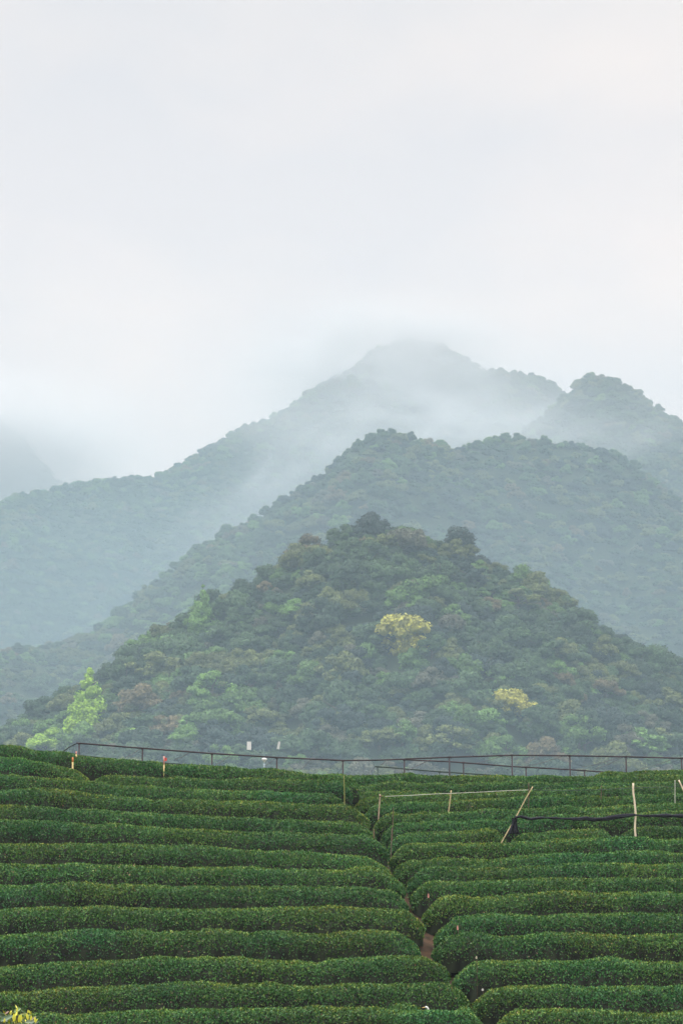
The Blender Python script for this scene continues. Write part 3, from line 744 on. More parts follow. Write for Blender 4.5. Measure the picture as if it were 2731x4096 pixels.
# ------------------------------------------------------------------ far woods: one stuff object per hill, crowns set out by geometry nodes
def forest(name, label, X, Y, rmin, rmax, sat=1.0, kinds=('round', 'flat', 'cone'), seed=1):
    Z = ground_z(X, Y); n = len(X)
    me = bpy.data.meshes.new(name); me.vertices.add(n)
    me.vertices.foreach_set('co', np.stack([X, Y, Z-0.22*rmax], 1).astype(np.float32).ravel()); me.update()
    tint = np.array([TINT[tone_at(X[i], Y[i], Z[i] if Y[i] < 450 else 60, rng.random(), Y[i] > 450)] for i in range(n)])*rng.uniform(.8, 1.25, (n, 1))
    a = me.attributes.new('tint', 'FLOAT_VECTOR', 'POINT'); a.data.foreach_set('vector', tint.astype(np.float32).ravel())
    big = 1 + 0.35*fbm(X/30, Y/30, 0, seed, 2)
    r = rng.uniform(rmin, rmax, n)*big
    sc = np.stack([r, r, r*rng.uniform(.75, 1.1, n)], 1)
    a = me.attributes.new('scl', 'FLOAT_VECTOR', 'POINT'); a.data.foreach_set('vector', sc.astype(np.float32).ravel())
    rt = np.zeros((n, 3)); rt[:, 2] = rng.uniform(0, 6.28, n)
    a = me.attributes.new('rot', 'FLOAT_VECTOR', 'POINT'); a.data.foreach_set('vector', rt.astype(np.float32).ravel())
    pk = rng.integers(0, len(FOREST_SRC), n).astype(np.int32)
    a = me.attributes.new('pick', 'INT', 'POINT'); a.data.foreach_set('value', pk)
    o = link(name, me); tag(o, label, None, None, 'stuff')
    g = bpy.data.node_groups.new(name+'_nodes', 'GeometryNodeTree')
    g.interface.new_socket('Geometry', in_out='INPUT', socket_type='NodeSocketGeometry')
    g.interface.new_socket('Geometry', in_out='OUTPUT', socket_type='NodeSocketGeometry')
    gi = g.nodes.new('NodeGroupInput'); go = g.nodes.new('NodeGroupOutput')
    iop = g.nodes.new('GeometryNodeInstanceOnPoints'); g.links.new(gi.outputs[0], iop.inputs['Points'])
    gti = g.nodes.new('GeometryNodeGeometryToInstance')
    for ob in FOREST_SRC:
        oi = g.nodes.new('GeometryNodeObjectInfo'); oi.inputs['Object'].default_value = ob; oi.transform_space = 'ORIGINAL'
        g.links.new(oi.outputs['Geometry'], gti.inputs[0])
    g.links.new(gti.outputs[0], iop.inputs['Instance']); iop.inputs['Pick Instance'].default_value = True
    def attr(nm, ty, sock):
        q = g.nodes.new('GeometryNodeInputNamedAttribute'); q.data_type = ty; q.inputs['Name'].default_value = nm
        g.links.new(q.outputs['Attribute'], iop.inputs[sock])
    attr('pick', 'INT', 'Instance Index'); attr('scl', 'FLOAT_VECTOR', 'Scale'); attr('rot', 'FLOAT_VECTOR', 'Rotation')
    g.links.new(iop.outputs[0], go.inputs[0])
    md = o.modifiers.new('crowns', 'NODES'); md.node_group = g
    return o
# the ten crown shapes used by the woods are crowns of real trees of the near hill
FOREST_SRC = []; seen = set()
for o in list(COL.objects):
    if o.name.startswith('crown') and o.data.name not in seen:
        if o.data in [c for c, t in PROTO['pine'] + PROTO['cone'] + PROTO['flat'] + PROTO['lobed']]: continue
        seen.add(o.data.name); FOREST_SRC.append(o)

xr = np.array([k[0] for k in rest]); yr = np.array([k[1] for k in rest])
X2, Y2 = hill_points(0, 3.2, 322, 446, -0.004)
k_ = np.array([clear(a, b, 0.15) for a, b in zip(X2, Y2)]); X2 = X2[k_]; Y2 = Y2[k_]
forest('near_hill_undergrowth', 'small trees and undergrowth filling the near hill between its larger trees', np.concatenate([xr, X2]), np.concatenate([yr, Y2]), 1.9, 2.9, seed=11)
X, Y = hill_points(1, 3.4, 500, 678, -0.004)
Xb, Yb = hill_points(2, 3.4, 420, 770, -0.004)
forest('middle_hill_forest', 'blue green forest covering the middle hill behind the near one', np.concatenate([X, Xb]), np.concatenate([Y, Yb]), 1.4, 3.2, seed=12)
print('mid forest', len(X)+len(Xb))
for i, nm, lab, s, y0, y1 in ((3, 'right_hill_forest', 'misty forest on the far right hill', 3.5, 700, 985), (4, 'saddle_hill_forest', 'pale misty forest on the hill between the main peak and the right hill', 3.6, 850, 1168),
                      (5, 'far_peak_forest', 'fading forest on the long ridge up to the cloud wrapped peak', 3.6, 640, 1430), (6, 'distant_hill_forest', 'nearly vanished forest on the distant hill at the far left', 8, 1300, 1500)):
    X, Y = hill_points(i, s, y0, y1, -0.003)
    print(nm, len(X), flush=True)
    if len(X): forest(nm, lab, X, Y, 1.6, 3.4, seed=20+i)

# ------------------------------------------------------------------ frames, stakes, net and small things
def gz(x, y): return float(ground_z(np.array([x]), np.array([y]))[0])
def pipe_frame(label, rail, posts, wires, m, rr=0.026, extra=None):
    """rail: [(px, py, Y)], posts: [(px, py, Y)], wires: pairs"""
    R_ = [at(*p) for p in rail]
    root = empty('pipe_frame', (R_[0].x, R_[0].y, gz(R_[0].x, R_[0].y)), label, 'pipe frame', 'shade net pipe frames behind the tea rows')
    mb = MB(); mb.tube(R_, rr, 8); mb.build('rail', m, root)
    for p in posts:
        q = at(*p); b = Vector((q.x + random.uniform(-.01, .01), q.y, gz(q.x, q.y) - 0.25))
        mb = MB(); mb.tube([b, q + Vector((0, 0, 0.015))], rr*0.95, 8)
        mb.tube([q - Vector((0.045, 0, 0)), q + Vector((0.045, 0, 0))], rr*1.35, 8)     # clamp
        mb.build('post', m, root)
    for a, b in wires:
        pa, pb = at(*a), at(*b); mid = (pa+pb)/2 - Vector((0, 0, 0.03))
        MB().tube([pa, mid, pb], 0.008, 5).build('guy_wire', M_WIRE, root)
    return root
pipe_frame('long rusty pipe frame sloping down along the left skyline',
    [(306,2973,78.0),(317,2974,78.0),(570,2994,78.9),(848,3015,79.8),(1107,3031,80.6),(1371,3043,81.6),(1500,3042,82.0),(1617,3038,82.4)],
    [(317,2975,78.0),(570,2995,78.9),(848,3016,79.8),(1107,3032,80.6),(1371,3044,81.6),(1617,3040,82.4)],
    [((560,2996,78.8),(505,3030,84)),((755,3012,79.5),(700,3040,84)),((923,3021,80),(862,3060,85)),((1100,3035,80.6),(1055,3066,85)),((1245,3038,81),(1195,3085,86)),((1540,3046,82.2),(1520,3060,83))], M_PIPE)
pipe_frame('low end brace and bottom pipe at the left end of the frames, touching the hedge',
    [(240,3014,80.0),(330,3024,80.0),(560,3046,80.4),(700,3056,80.7),(859,3066,81.0)],
    [(831,3064,80.9),(262,3016,80.0)], [], M_PIPE2, 0.02)
pipe_frame('slanting tie pipe running down from the left corner of the frame',
    [(308,2974,78.1),(280,2988,78.8),(242,3014,79.9)], [], [], M_PIPE2, 0.02)
pipe_frame('upper right pipe frame, highest rail against the misty hill',
    [(1617,3037,84.0),(1700,3034,84.0),(1797,3030,84.0),(1930,3026,84.0),(2045,3022,84.0),(2278,3024,84.0),(2503,3028,84.0),(2725,3034,84.0),(3000,3042,84.0)],
    [(1797,3030,84.0),(2047,3022,84.0),(2278,3024,84.0),(2503,3028,84.0),(2725,3034,84.0),(2950,3041,84.0)],
    [((1730,3034,84),(1575,3105,86)),((2010,3026,84),(1860,3062,88)),((2250,3026,84),(2100,3068,88)),((2480,3030,84),(2330,3070,88)),((2490,3030,84),(2380,3078,88)),((2700,3034,84),(2560,3078,88))], M_PIPE)
pipe_frame('middle pipe frame slanting down to the right behind the hedges',
    [(1617,3040,86.0),(1800,3048,86.0),(1853,3052,86.0),(2044,3067,86.2),(2103,3070,86.4),(2300,3081,86.6),(2440,3091,86.8),(2560,3100,87)],
    [(1853,3052,86.0),(2103,3071,86.4),(2337,3083,86.6)], [((1700,3050,86),(1660,3064,88))], M_PIPE)
pipe_frame('lowest short pipe frame just clearing the tea rows near the path',
    [(1499,3067,88.0),(1600,3075,88.0),(1757,3088,88.0),(1853,3094,88.2),(2035,3107,88.6)],
    [(1510,3068,88.0),(1757,3088,88.0)], [((1500,3068,88),(1462,3104,90))], M_PIPE2)

def stake(name, label, cat, pts, Y, r, m, group=None, parts=(), nodes=True, foot=True):
    W_ = [at(px, py, Y) for px, py in pts]
    low = W_[-1]; g = gz(low.x, low.y)
    if foot and g - 0.1 < low.z:
        dirv = (W_[-1]-W_[-2]); t = (g-0.15-low.z)/dirv.z if abs(dirv.z) > 1e-6 else 0
        W_.append(low + dirv*min(t, 20))
    root = empty(name, (W_[-1].x, W_[-1].y, g), label, cat, group)
    n = 24; P_ = []; R_ = []
    seg = [0]
    for a, b in zip(W_[:-1], W_[1:]): seg.append(seg[-1]+(b-a).length)
    for i in range(n):
        s = seg[-1]*i/(n-1); j = max(k for k in range(len(seg)-1) if seg[k] <= s+1e-9)
        t = (s-seg[j])/max(1e-6, seg[j+1]-seg[j]); P_.append(W_[j].lerp(W_[j+1], t)); R_.append(r*(0.85+0.15*i/n)*(1.10 if nodes and i % 5 == 3 else 1))
    MB().tube(P_, R_, 8).build('shaft', m, root)
    return root, W_
# tall stakes among the tea rows
stake('bamboo_stake', 'thin yellow green bamboo stake upright at the top of the path', 'stake', [(1375,3104),(1377,3160),(1378,3228)], 71.6, 0.014, simple_mat('green_bamboo', (0.25, 0.26, 0.08), .6))
rt, w_ = stake('bamboo_stake', 'pinkish wooden stake with a forked top beside the path', 'stake', [(1519,3178),(1519,3200),(1516,3235),(1514,3266)], 72.7, 0.022, simple_mat('pale_wood', (0.42, 0.32, 0.22), .7))
MB().tube([at(1517,3186,72.7), at(1529,3188,72.6)], [.016, .012], 6).tube([at(1519,3190,72.7), at(1526,3180,72.7)], [.016, .010], 6).build('fork', M_TWIG, rt)
stake('bamboo_stake', 'yellow bamboo stake holding up the pale hose', 'stake', [(1804,3163),(1800,3200),(1793,3256)], 72.7, 0.020, M_BAMBOO)
stake('bamboo_stake', 'long leaning bamboo pole at the left end of the black net', 'pole', [(2130,3148),(2100,3200),(2070,3257),(2040,3310)], 68.95, 0.018, M_BAMBOO)
stake('wooden_pole', 'crooked pale peeled pole standing tall at the right, crossing the net', 'pole', [(2532,3134),(2532,3170),(2537,3205),(2540,3235),(2542,3262),(2539,3299),(2539,3329),(2543,3356)], 68.88, 0.031, M_PALE, nodes=False)
stake('bamboo_stake', 'slanting pale bamboo pole cut by the right edge', 'pole', [(2714,3121),(2731,3158),(2762,3222),(2790,3280)], 68.95, 0.024, M_PALE)
stake('metal_stake', 'pale grey green thin post near the right edge', 'stake', [(2699,3122),(2699,3150),(2699,3219)], 72.8, 0.015, M_HOSE, nodes=False)
stake('brown_stake', 'thin rusty brown stake among the tea rows, right of the leaning pole', 'stake', [(2404,3143),(2404,3180),(2402,3228)], 73.0, 0.013, M_TWIG, nodes=False)
stake('brown_stake', 'thin dark stake touching the top of the leaning bamboo pole', 'stake', [(2114,3133),(2114,3196),(2113,3250)], 72.8, 0.016, M_TWIG, nodes=False)
stake('brown_stake', 'thin brown stake right of the forked wooden stake', 'stake', [(1573,3232),(1571,3290)], 70.1, 0.012, M_TWIG, nodes=False)
stake('brown_stake', 'short brown stake in the hedge end beside the path', 'stake', [(1567,3316),(1566,3344)], 68.75, 0.015, simple_mat('dull_wood', (0.16, 0.13, 0.09), .8), nodes=False)
stake('brown_stake', 'short faded stake at the end of the left hand hedge', 'stake', [(1495,3318),(1495,3352)], 68.2, 0.018, simple_mat('faded_wood', (0.17, 0.11, 0.07), .8), nodes=False)

# hose and wire
hz = [at(1540,3187,72.55), at(1640,3183,72.6), at(1730,3178,72.62), at(1804,3175,72.62), at(1900,3171,72.7), at(1990,3166,72.75), at(2060,3163,72.78), at(2113,3161,72.78)]
o = MB().tube(hz, 0.010, 6).build('water_hose', M_HOSE); tag(o, 'pale hose strung level between stakes above the tea rows', 'hose')
o = MB().tube([at(2113,3161,72.82), at(2250,3164,72.8), at(2404,3160,72.98), at(2550,3152,72.9), at(2699,3148,72.8), at(2850,3150,72.8)], 0.009, 5).build('support_wire', M_PIPE2)
tag(o, 'dark thin wire running right from the hose to the edge', 'wire')

# bunched black shade net hung between poles
def net():
    path = P("b 650,668 720,652 850,684 1000,668 1200,676 1450,684 1568,672 c 120,776 250,800 450,786 600,762 730,748 860,732 1000,750 1250,742 1568,748 1760,752")
    W_ = [at(px, py, 68.93) for px, py in path]
    px_ = np.array([w.x for w in W_]); pz_ = np.array([w.z for w in W_])
    root = empty('shade_net', (W_[0].x, 68.93, gz(W_[0].x, 68.93)), 'bunched black shade net slung between the poles over the tea rows', 'shade net')
    n = 260; seg = 20; xs = np.linspace(px_[0], px_[-1], n)
    t = np.linspace(0, 2*math.pi, seg, endpoint=False)
    Xg, T = np.meshgrid(xs, t, indexing='ij')
    zc = np.interp(Xg, px_, pz_)
    hh = 0.044 + 0.024*vnoise(Xg*1.3, 0, 0, 77) + 0.012*vnoise(Xg*5, 0, 0, 78)
    fold = 1 + 0.28*vnoise(Xg*2.2, np.cos(T)*2+5, np.sin(T)*2+5, 79) + 0.12*vnoise(Xg*9, np.cos(T)*4+5, np.sin(T)*4+5, 80)
    V = np.stack([Xg, 68.93 - 0.052 + 0.045*np.cos(T)*fold*(-1), zc + hh*np.sin(T)*fold], -1).reshape(-1, 3)
    F = [(i*seg+s, i*seg+(s+1) % seg, (i+1)*seg+(s+1) % seg, (i+1)*seg+s) for i in range(n-1) for s in range(seg)]
    mb = MB(); mb.add([tuple(v) for v in V], F); mb.build('net_roll', M_NET, root)
    # drape hanging at the left pole
    A = [at(*p, 68.9) for p in ((2046,3272),(2070,3270))]; B = [at(*p, 68.86) for p in ((2036,3338),(2072,3336))]
    nu, nv = 16, 14; V = []; F = []
    for side in (0, 1):
        for i in range(nu):
            for j in range(nv):
                u, v = i/(nu-1), j/(nv-1)
                p = A[0].lerp(A[1], u).lerp(B[0].lerp(B[1], u), v)
                p.y += 0.035*math.sin(u*14+v*2)*(0.4+v) + side*0.012; p.x += 0.02*math.sin(v*5+u*3)
                V.append(tuple(p))
    o_ = nu*nv
    for i in range(nu-1):
        for j in range(nv-1):
            a = i*nv+j; F.append((a, a+nv, a+nv+1, a+1)); F.append((o_+a, o_+a+1, o_+a+nv+1, o_+a+nv))
    for i in range(nu-1):
        for j in (0, nv-1): a = i*nv+j; F.append((a, a+nv, o_+a+nv, o_+a))
    for j in range(nv-1):
        for i in (0, nu-1): a = i*nv+j; F.append((a, a+1, o_+a+1, o_+a))
    mb = MB(); mb.add(V, F); mb.build('net_drape', M_NET, root)
net()

# painted marker stakes at the left skyline
def marker(label, px, ytop, ybot, Y, r, m_top, m_low, split, flag=None):
    a, b = at(px, ytop, Y), at(px, ybot, Y); g = gz(b.x, Y)
    root = empty('marker_stake', (b.x, Y, g), label, 'marker stake', 'painted marker stakes by the left skyline')
    c = a.lerp(b, split)
    MB().tube([Vector((b.x, Y, g-.1)), c], r, 8).build('shaft', m_low, root)
    MB().tube([c + Vector((0, 0, 0.001)), a], [r*1.06, r*1.0], 8).build('painted_top', m_top, root)
    if flag: MB().box((a.x+0.055, Y-0.03, a.z-0.10), (0.07, 0.008, 0.10)).build('flag', flag, root, False)
marker('orange and yellow marker stake nearest the left edge', 291, 3031, 3072, 74.25, 0.026, M_ORANGE, M_YELLOW, 0.45)
marker('short pinkish marker stake behind the orange one, under the frame corner', 305, 3007, 3038, 74.7, 0.024, M_PINK, M_YELLOW, 0.35)
marker('tall pink and yellow marker stake with a small red flag', 656, 3026, 3078, 74.56, 0.022, M_PINK, M_YELLOW, 0.65, simple_mat('red_flag', (0.6, 0.07, 0.06), .6))

# small ribbons and tags on twigs in the furrows by the path
def ribbon(label, px, y0, y1, ystem, Y, m, wpx=7):
    a, b, c = at(px, y0, Y), at(px, y1, Y), at(px+2, ystem, Y); g = gz(c.x, Y)
    root = empty('marker_twig', (c.x, Y, g), label, 'marker twig', 'ribbon marked twigs in the furrows')
    MB().tube([Vector((c.x, Y, g-.1)), c, a], [0.007, .006, .004], 6).build('twig', M_TWIG, root)
    w = wpx/F_PX*Y/2; h = (a.z-b.z)
    V = []; F = []
    for s in (0, .006):
        for (ux, uz) in ((0, 0), (-w*1.0, -.35*h), (-w*1.2, -.75*h), (-w*.3, -h), (w*.9, -.85*h), (w*.8, -.4*h)):
            V.append((a.x+ux, Y-.012-s+.01*math.sin(uz*60), a.z+uz))
    F = [(0,1,2,3,4,5), (11,10,9,8,7,6)] + [(i, (i+1) % 6, 6+(i+1) % 6, 6+i) for i in range(6)]
    mb = MB(); mb.add(V, F); mb.build('ribbon', m, root, False)
ribbon('twig with a coral ribbon, upper one right of the path', 1713, 3574, 3594, 3612, 63.8, M_PINK)
ribbon('twig with a pink ribbon, lower one right of the path', 1830, 3702, 3723, 3740, 60.9, M_PINK)
ribbon('twig with a small cream tag in the furrow right of the path', 1905, 3825, 3838, 3850, 57.85, M_CREAM)
ribbon('twig with a white tag at the end of a hedge near the bottom', 1930, 3955, 3966, 3972, 57.7, M_WHITE, 9)

# mast with two white panels, and a dish-topped lamp, beyond the crest
M_MAST = simple_mat('grey_green_steel', (0.10, 0.16, 0.14), 0.7, 0.2, 3)
def mast():
    Y = 180.0; top = at(1054, 2996, Y); g = gz(top.x, Y)
    root = empty('antenna_mast', (top.x, Y, g), 'dark green mast with two white panels beyond the crest', 'mast')
    MB().tube([Vector((top.x, Y, g-.5)), Vector((top.x, Y, top.z))], [.10, .05], 10).build('pole', M_MAST, root)
    l, r_ = at(995, 3006, Y), at(1112, 3004, Y)
    MB().tube([l, at(1054, 3010, Y), r_], .02, 8).tube([at(1054, 3030, Y), at(1020, 3008, Y)], .015, 6).tube([at(1054, 3030, Y), at(1088, 3007, Y)], .015, 6).build('cross_arm', M_MAST, root)
    c = at(996, 2984, Y); MB().box((c.x, Y, c.z), (0.31, 0.10, 0.60), 0.08).build('panel', M_WHITE, root, False)
    c2 = at(1112, 2983, Y)
    V = [(-.10,-.12,-.27),(.045,.12,-.27),(.12,.14,.29),(.02,-.10,.29)]
    mb = MB(); mb.add([(c2.x+x+s*.05, Y+y+s*.03, c2.z+z) for s in (0, 1) for x, y, z in V], [(0,1,2,3),(7,6,5,4),(0,4,5,1),(1,5,6,2),(2,6,7,3),(3,7,4,0)]); mb.build('panel', M_WHITE, root, False)
    Y = 150.0; c = at(1057, 3038, Y); g = gz(c.x, Y)
    root = empty('dish_lamp', (c.x, Y, g), 'pale post topped by a white dish below the mast panels', 'lamp post')
    MB().tube([Vector((c.x, Y, g-.3)), Vector((c.x, Y, c.z-.12))], [.05, .035], 8).build('post', simple_mat('galvanised_post', (0.35, 0.42, 0.46), .5), root)
    mb = MB(); mb.tube([(c.x, Y, c.z-.20), (c.x, Y, c.z-.13), (c.x, Y, c.z-.09), (c.x, Y, c.z-.02), (c.x, Y, c.z+.05), (c.x, Y, c.z+.08)], [.05, .06, .12, .17, .15, .07], 16); mb.build('dish', M_WHITE, root)
mast()

# egret standing in the furrow, only head and neck above the hedge
def egret():
    Y = 56.2; h = at(1704.5, 4031, Y); g = gz(h.x, Y)
    bx = h.x + 0.10; bz = g + 0.34
    V = [(bx+.04, Y, bz), (bx-.01, Y, bz+.045), (bx-.045, Y, bz+.10), (bx-.035, Y, h.z-.15), (h.x+.048, Y, h.z-.10), (h.x+.045, Y, h.z-.045), (h.x+.022, Y, h.z-.004), (h.x-.010, Y, h.z+.004), (h.x-.030, Y, h.z-.002),
         (bx+.14, Y, bz-.03), (bx+.24, Y, bz-.07)]
    E = [(0,1),(1,2),(2,3),(3,4),(4,5),(5,6),(6,7),(7,8),(0,9),(9,10)]
    R_ = [.085, .07, .045, .032, .028, .026, .029, .031, .016, .07, .02]
    me = bpy.data.meshes.new('egret'); me.from_pydata([(v[0]-bx, v[1]-Y, v[2]-g) for v in V], E, []); me.materials.append(M_FEATHER)
    o = link('egret', me, loc=(bx, Y, g)); tag(o, 'white egret with its head and neck showing above the bottom hedge', 'egret')
    sk_ = o.modifiers.new('skin', 'SKIN'); sk_.use_smooth_shade = True
    for i, r in enumerate(R_): me.skin_vertices[0].data[i].radius = (r, r*.9)
    me.skin_vertices[0].data[0].use_root = True
    ss = o.modifiers.new('subd', 'SUBSURF'); ss.levels = 2; ss.render_levels = 2
    MB().tube([h + Vector((-.034, 0, -.002)), h + Vector((-.065, 0, -.008)), h + Vector((-.105, 0, -.016))], [.011, .008, .002], 8).build('beak', M_BEAK, o)
    for s in (-1, 1):
        MB().tube([h + Vector((-.022, s*.019, .008)), h + Vector((-.022, s*.026, .008))], [.005, .004], 8).build('eye', M_LEGS, o)
        MB().tube([(bx+.05, Y+s*.03, bz-.03), (bx+.03, Y+s*.03, g+.16), (bx+.045, Y+s*.03, g+.01), (bx-.03, Y+s*.03, g+.004)], [.012, .007, .006, .004], 6).build('leg', M_LEGS, o)
egret()

# glossy tea shrub close to the camera in the lower left corner
def near_shrub():
    Y = 12.0; c = at(-60, 4200, Y); g = gz(c.x, Y)
    root = empty('tea_shrub', (c.x, Y, g), 'near tea shrub with glossy leaves and yellow shoots in the lower left corner', 'shrub')
    r = random.Random(5)
    def leaf(mbV, mbF, mbC, base, d, n, ln, wd, col):
        d = d.normalized(); s = d.cross(n).normalized(); n = s.cross(d).normalized()
        K = 7; o = len(mbV)
        for i in range(K):
            t = i/(K-1); w = wd*math.sin(math.pi*min(1, t*0.97+.03))**0.75*(1.05-.35*t)
            ctr = base + d*ln*t - n*ln*0.22*t*t
            for sx, lift in ((-1, .28), (-.5, .1), (0, 0), (.5, .1), (1, .28)):
                mbV.append(tuple(ctr + s*w*.5*sx + n*w*lift*.5)); mbC.append(tuple(c_*(0.9 if sx == 0 else 1) for c_ in col))
        for i in range(K-1):
            for j in range(4):
                a = o+i*5+j; mbF.append((a, a+1, a+6, a+5))
    FV, FF, FC = [], [], []; YV, YF, YC = [], [], []
    stems = MB(); tips = []
    # the shoots that show: px, py of tip
    show = [(68,4040), (120,4062), (42,4056), (20,4062), (100,4066), (75,4078), (143,4092), (60,4090), (15,4085), (-20,4050), (-60,4065), (115,4095), (-100,4060), (40,4100), (90,4104)]
    show += [(x_, 4066 + 22*r.random() + max(0, x_-60)*.25) for x_ in range(-160, 120, 14)]
    for (px, py) in show: tips.append(at(px, py+2, Y + r.uniform(-.10, .12)))
    for k_ in range(60):
        a = r.uniform(0, 6.28); q = math.sqrt(r.random())*.42
        tips.append(Vector((c.x+q*math.cos(a)*1.1, Y+q*math.sin(a), at(0, 4092, Y).z - q*q*1.3 - r.random()*.10)))
    for i, t in enumerate(tips):
        b = Vector((c.x + r.uniform(-.05, .05), Y + r.uniform(-.05, .05), g-.05))
        mid = b.lerp(t, .55) + Vector(((t.x-b.x)*.25, (t.y-b.y)*.25, 0))
        t0 = t - Vector((0, 0, .035))
        stems.tube([b, mid, mid.lerp(t0, .6), t0, t], [.010, .006, .004, .003, .0015], 6)
        for j in range(r.randint(6, 9)):
            f = r.random(); base = t0 + (mid-t0).normalized()*0.11*f; a = r.uniform(0, 6.28)
            d = Vector((math.cos(a), math.sin(a)*.8, r.uniform(-.05, .75)))
            col = r.choice([(0.03, 0.075, 0.022), (0.045, 0.10, 0.025), (0.06, 0.12, 0.03), (0.022, 0.05, 0.02)])
            leaf(FV, FF, FC, base, d, Vector((r.uniform(-.8, .8), r.uniform(-1.3, .2), r.uniform(.1, 1))), r.uniform(.032, .055), r.uniform(.017, .026), col)
        for j in range(r.randint(2, 4)):
            a = r.uniform(0, 6.28); d = Vector((math.cos(a)*.35, math.sin(a)*.35, 1))
            col = r.choice([(0.62, 0.60, 0.05), (0.50, 0.58, 0.05), (0.66, 0.66, 0.10)])
            leaf(YV, YF, YC, t - Vector((0, 0, .012*j)), d, Vector((math.cos(a), math.sin(a), .1))*-1, r.uniform(.018, .030), r.uniform(.009, .014), col)
    for (px, py, lpx, an, col, wf) in ((84,4036,34,200,(.22,.34,.12),.55),(82,4040,26,-25,(.05,.10,.02),.5),(-4,4062,40,-20,(.03,.07,.02),.5),(2,4086,52,28,(.10,.17,.09),.42),(66,4064,30,-70,(.05,.06,.02),.5),
        (74,4066,36,-40,(.16,.22,.12),.3),(100,4092,44,12,(.20,.26,.17),.4),(122,4082,26,35,(.30,.26,.16),.35),(28,4098,36,-30,(.16,.22,.18),.42),(50,4088,30,120,(.07,.12,.05),.4),(80,4060,26,12,(.28,.32,.10),.3),
        (100,4064,24,8,(.18,.24,.09),.3),(110,4074,20,-60,(.03,.06,.02),.5),(20,4058,18,40,(.34,.22,.16),.4),(132,4098,26,30,(.03,.07,.02),.5),(-30,4070,46,20,(.05,.10,.03),.5),(-60,4090,50,-10,(.06,.12,.03),.5),(15,4100,40,170,(.03,.06,.02),.5)):
        p = at(px, py, Y-.25+r.uniform(-.04, .04)); an = math.radians(an); ln = lpx/F_PX*Y*1.05
        leaf(FV, FF, FC, p, Vector((math.cos(an), r.uniform(-.2, .2), math.sin(an))), Vector((r.uniform(-.2, .2), -1, .45)), ln, ln*wf, col)
    for (px, py, lpx) in ((40,4060,12),(66,4052,16),(112,4056,12),(120,4056,10),(56,4088,26),(75,4092,24),(82,4090,24),(112,4082,22),(122,4084,16),(143,4094,20),(18,4092,14)):
        p = at(px, py, Y-.3); ln = lpx/F_PX*Y
        leaf(YV, YF, YC, p, Vector((r.uniform(-.25, .25), -.1, 1)), Vector((r.uniform(-.3, .3), -1, .2)), ln*1.2, ln*.55, (.62, .62, .05))
    for nm, V, F, C_ in (('foliage', FV, FF, FC), ('young_shoots', YV, YF, YC)):
        V = np.array(V) - np.array(root.location)
        me = fast_mesh(nm, V, F, M_BUSH, True, {'leafcol': ('POINT', 'FLOAT_COLOR', np.concatenate([np.array(C_), np.ones((len(C_), 1))], 1))})
        link(nm, me, root)
    stems.build('stems', simple_mat('stem_green', (0.10, 0.12, 0.04), .6), root)
near_shrub()

# ------------------------------------------------------------------ haze
def box_obj(name, lo, hi, m):
    mb = MB(); mb.box([(a+b)/2 for a, b in zip(lo, hi)], [b-a for a, b in zip(lo, hi)])
    return mb.build(name, m, None, False)
def haze():
    m = bpy.data.materials.new('haze'); m.use_nodes = True; t = m.node_tree; t.nodes.clear()
    o = t.nodes.new('ShaderNodeOutputMaterial'); v = t.nodes.new('ShaderNodeVolumePrincipled')
    v.inputs['Color'].default_value = (0.58, 0.70, 0.79, 1); v.inputs['Density'].default_value = 0.0003
    v.inputs['Anisotropy'].default_value = 0.0
    t.links.new(v.outputs[0], o.inputs['Volume'])
    ob = box_obj('haze', (-760, -80, -4.5), (760, 1600, 392), m)
    tag(ob, 'thin grey blue haze filling the valley between the tea slope and the hills', None, None, 'stuff')
haze()

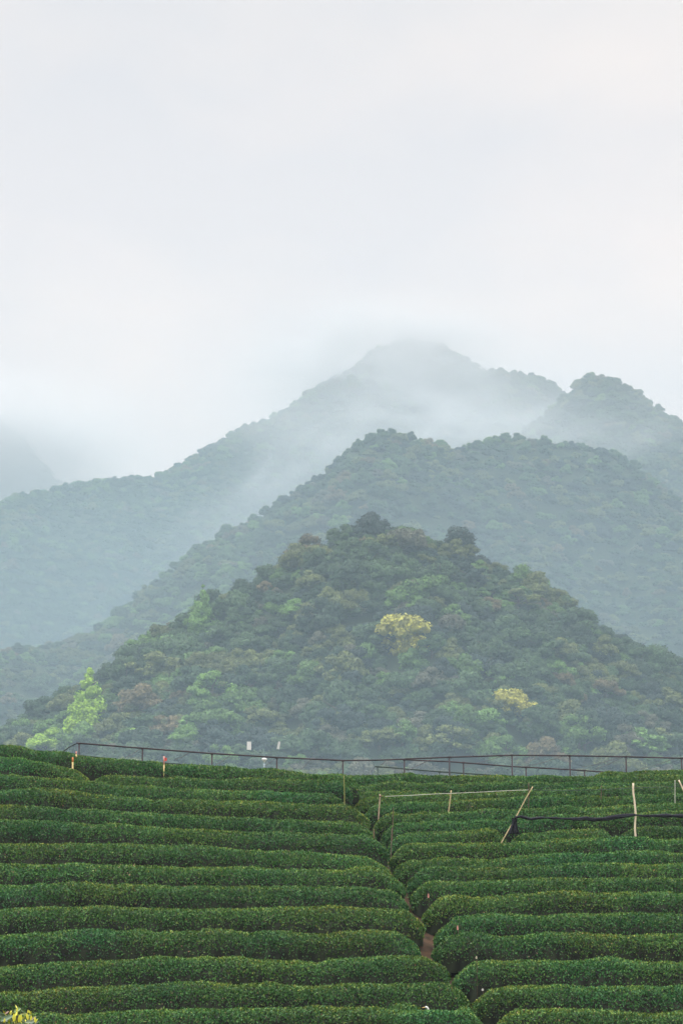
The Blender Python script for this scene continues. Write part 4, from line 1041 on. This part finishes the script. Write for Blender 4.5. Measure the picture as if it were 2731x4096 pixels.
def mist(label, px, py, Y, rx, ry, rz, dens, scale=2.2, col=(0.93, 0.95, 0.98), tilt=0.0, contrast=1.0):
    """a bank of drifting mist: soft ellipsoid broken by noise"""
    c = at(px*D, py*D, Y)
    m = bpy.data.materials.new('mist'); m.use_nodes = True; t = m.node_tree; t.nodes.clear(); N = t.nodes.new; K = t.links.new
    o = N('ShaderNodeOutputMaterial'); v = N('ShaderNodeVolumePrincipled'); v.inputs['Color'].default_value = col+(1,); v.inputs['Anisotropy'].default_value = 0.0
    tc = N('ShaderNodeTexCoord')
    ln = N('ShaderNodeVectorMath'); ln.operation = 'LENGTH'; K(tc.outputs['Object'], ln.inputs[0])
    nz = N('ShaderNodeTexNoise'); nz.inputs['Scale'].default_value = scale; nz.inputs['Detail'].default_value = 3
    ad = N('ShaderNodeVectorMath'); ad.operation = 'ADD'; ad.inputs[1].default_value = (px*.01, py*.013, Y*.01); K(tc.outputs['Object'], ad.inputs[0]); K(ad.outputs[0], nz.inputs['Vector'])
    f = N('ShaderNodeMapRange'); f.interpolation_type = 'SMOOTHSTEP'; f.inputs[1].default_value = 1.0; f.inputs[2].default_value = 0.0; f.inputs[3].default_value = 0; f.inputs[4].default_value = 1; K(ln.outputs['Value'], f.inputs[0])
    g = N('ShaderNodeMapRange'); g.inputs[1].default_value = 0.5-0.18/contrast; g.inputs[2].default_value = 0.5+0.2/contrast; g.inputs[3].default_value = 0.15; g.inputs[4].default_value = 1.5; K(nz.outputs[0], g.inputs[0])
    a = N('ShaderNodeMath'); a.operation = 'MULTIPLY'; K(f.outputs[0], a.inputs[0]); K(g.outputs[0], a.inputs[1])
    b = N('ShaderNodeMath'); b.operation = 'MULTIPLY'; b.inputs[1].default_value = dens; K(a.outputs[0], b.inputs[0])
    K(b.outputs[0], v.inputs['Density']); K(v.outputs[0], o.inputs['Volume'])
    iv, iF = ico()
    me = bpy.data.meshes.new('mist_bank'); me.from_pydata([tuple(q*1.06) for q in iv], [], [tuple(int(k) for k in f_) for f_ in iF]); me.materials.append(m)
    ob = link('mist_bank', me, loc=c); ob.scale = (rx, ry, rz); ob.rotation_euler = (0, tilt, 0)
    return tag(ob, label, None, None, 'stuff')
mist('cloud bank wrapping the highest peak', 880, 845, 1095, 85, 66, 38, 0.058, scale=2.6, contrast=1.4, col=(0.785, 0.79, 0.805))
mist('thick mist between the saddle hill and the middle hill crest', 1050, 985, 880, 66, 60, 17, 0.018, scale=2.6, contrast=1.6)
mist('mist drifting across the foot of the right hill', 1360, 1010, 840, 45, 40, 13, 0.006, scale=2.6, contrast=1.5)
mist('pale mist pouring down behind the left slope of the middle hill', 640, 1120, 850, 66, 60, 19, 0.009, tilt=-0.62, scale=2.8, contrast=1.6)
mist('cloud hiding the distant hill on the left', 20, 1040, 1380, 115, 55, 62, 0.055, contrast=1.2, col=(0.88, 0.88, 0.89))
mist('pale veil over the long far ridge below the highest peak', 780, 960, 990, 95, 70, 55, 0.011, scale=2.4, contrast=1.0, col=(0.84, 0.86, 0.89))
mist('thin veil over the far right hill', 1380, 955, 850, 75, 50, 42, 0.006, scale=2.4, contrast=1.2, col=(0.80, 0.83, 0.87))
mist('thin veil low over the right shoulder of the saddle hill', 1180, 930, 1040, 60, 50, 30, 0.008, scale=2.4, contrast=1.3, col=(0.82, 0.84, 0.87))
mist('blue grey mist lying between the tea crest and the near hill', 784, 1750, 220, 220, 150, 62, 0.0018, scale=1.2, col=(0.47, 0.665, 0.80), contrast=.35)
mist('blue grey mist filling the valleys between the wooded hills', 784, 1750, 690, 420, 330, 190, 0.0023, scale=1.4, col=(0.50, 0.68, 0.80), contrast=.5)
mist('bluish mist in the fold between the near hill and the middle hill', 700, 1450, 505, 150, 48, 75, 0.0042, scale=1.6, col=(0.55, 0.70, 0.81), contrast=.6)
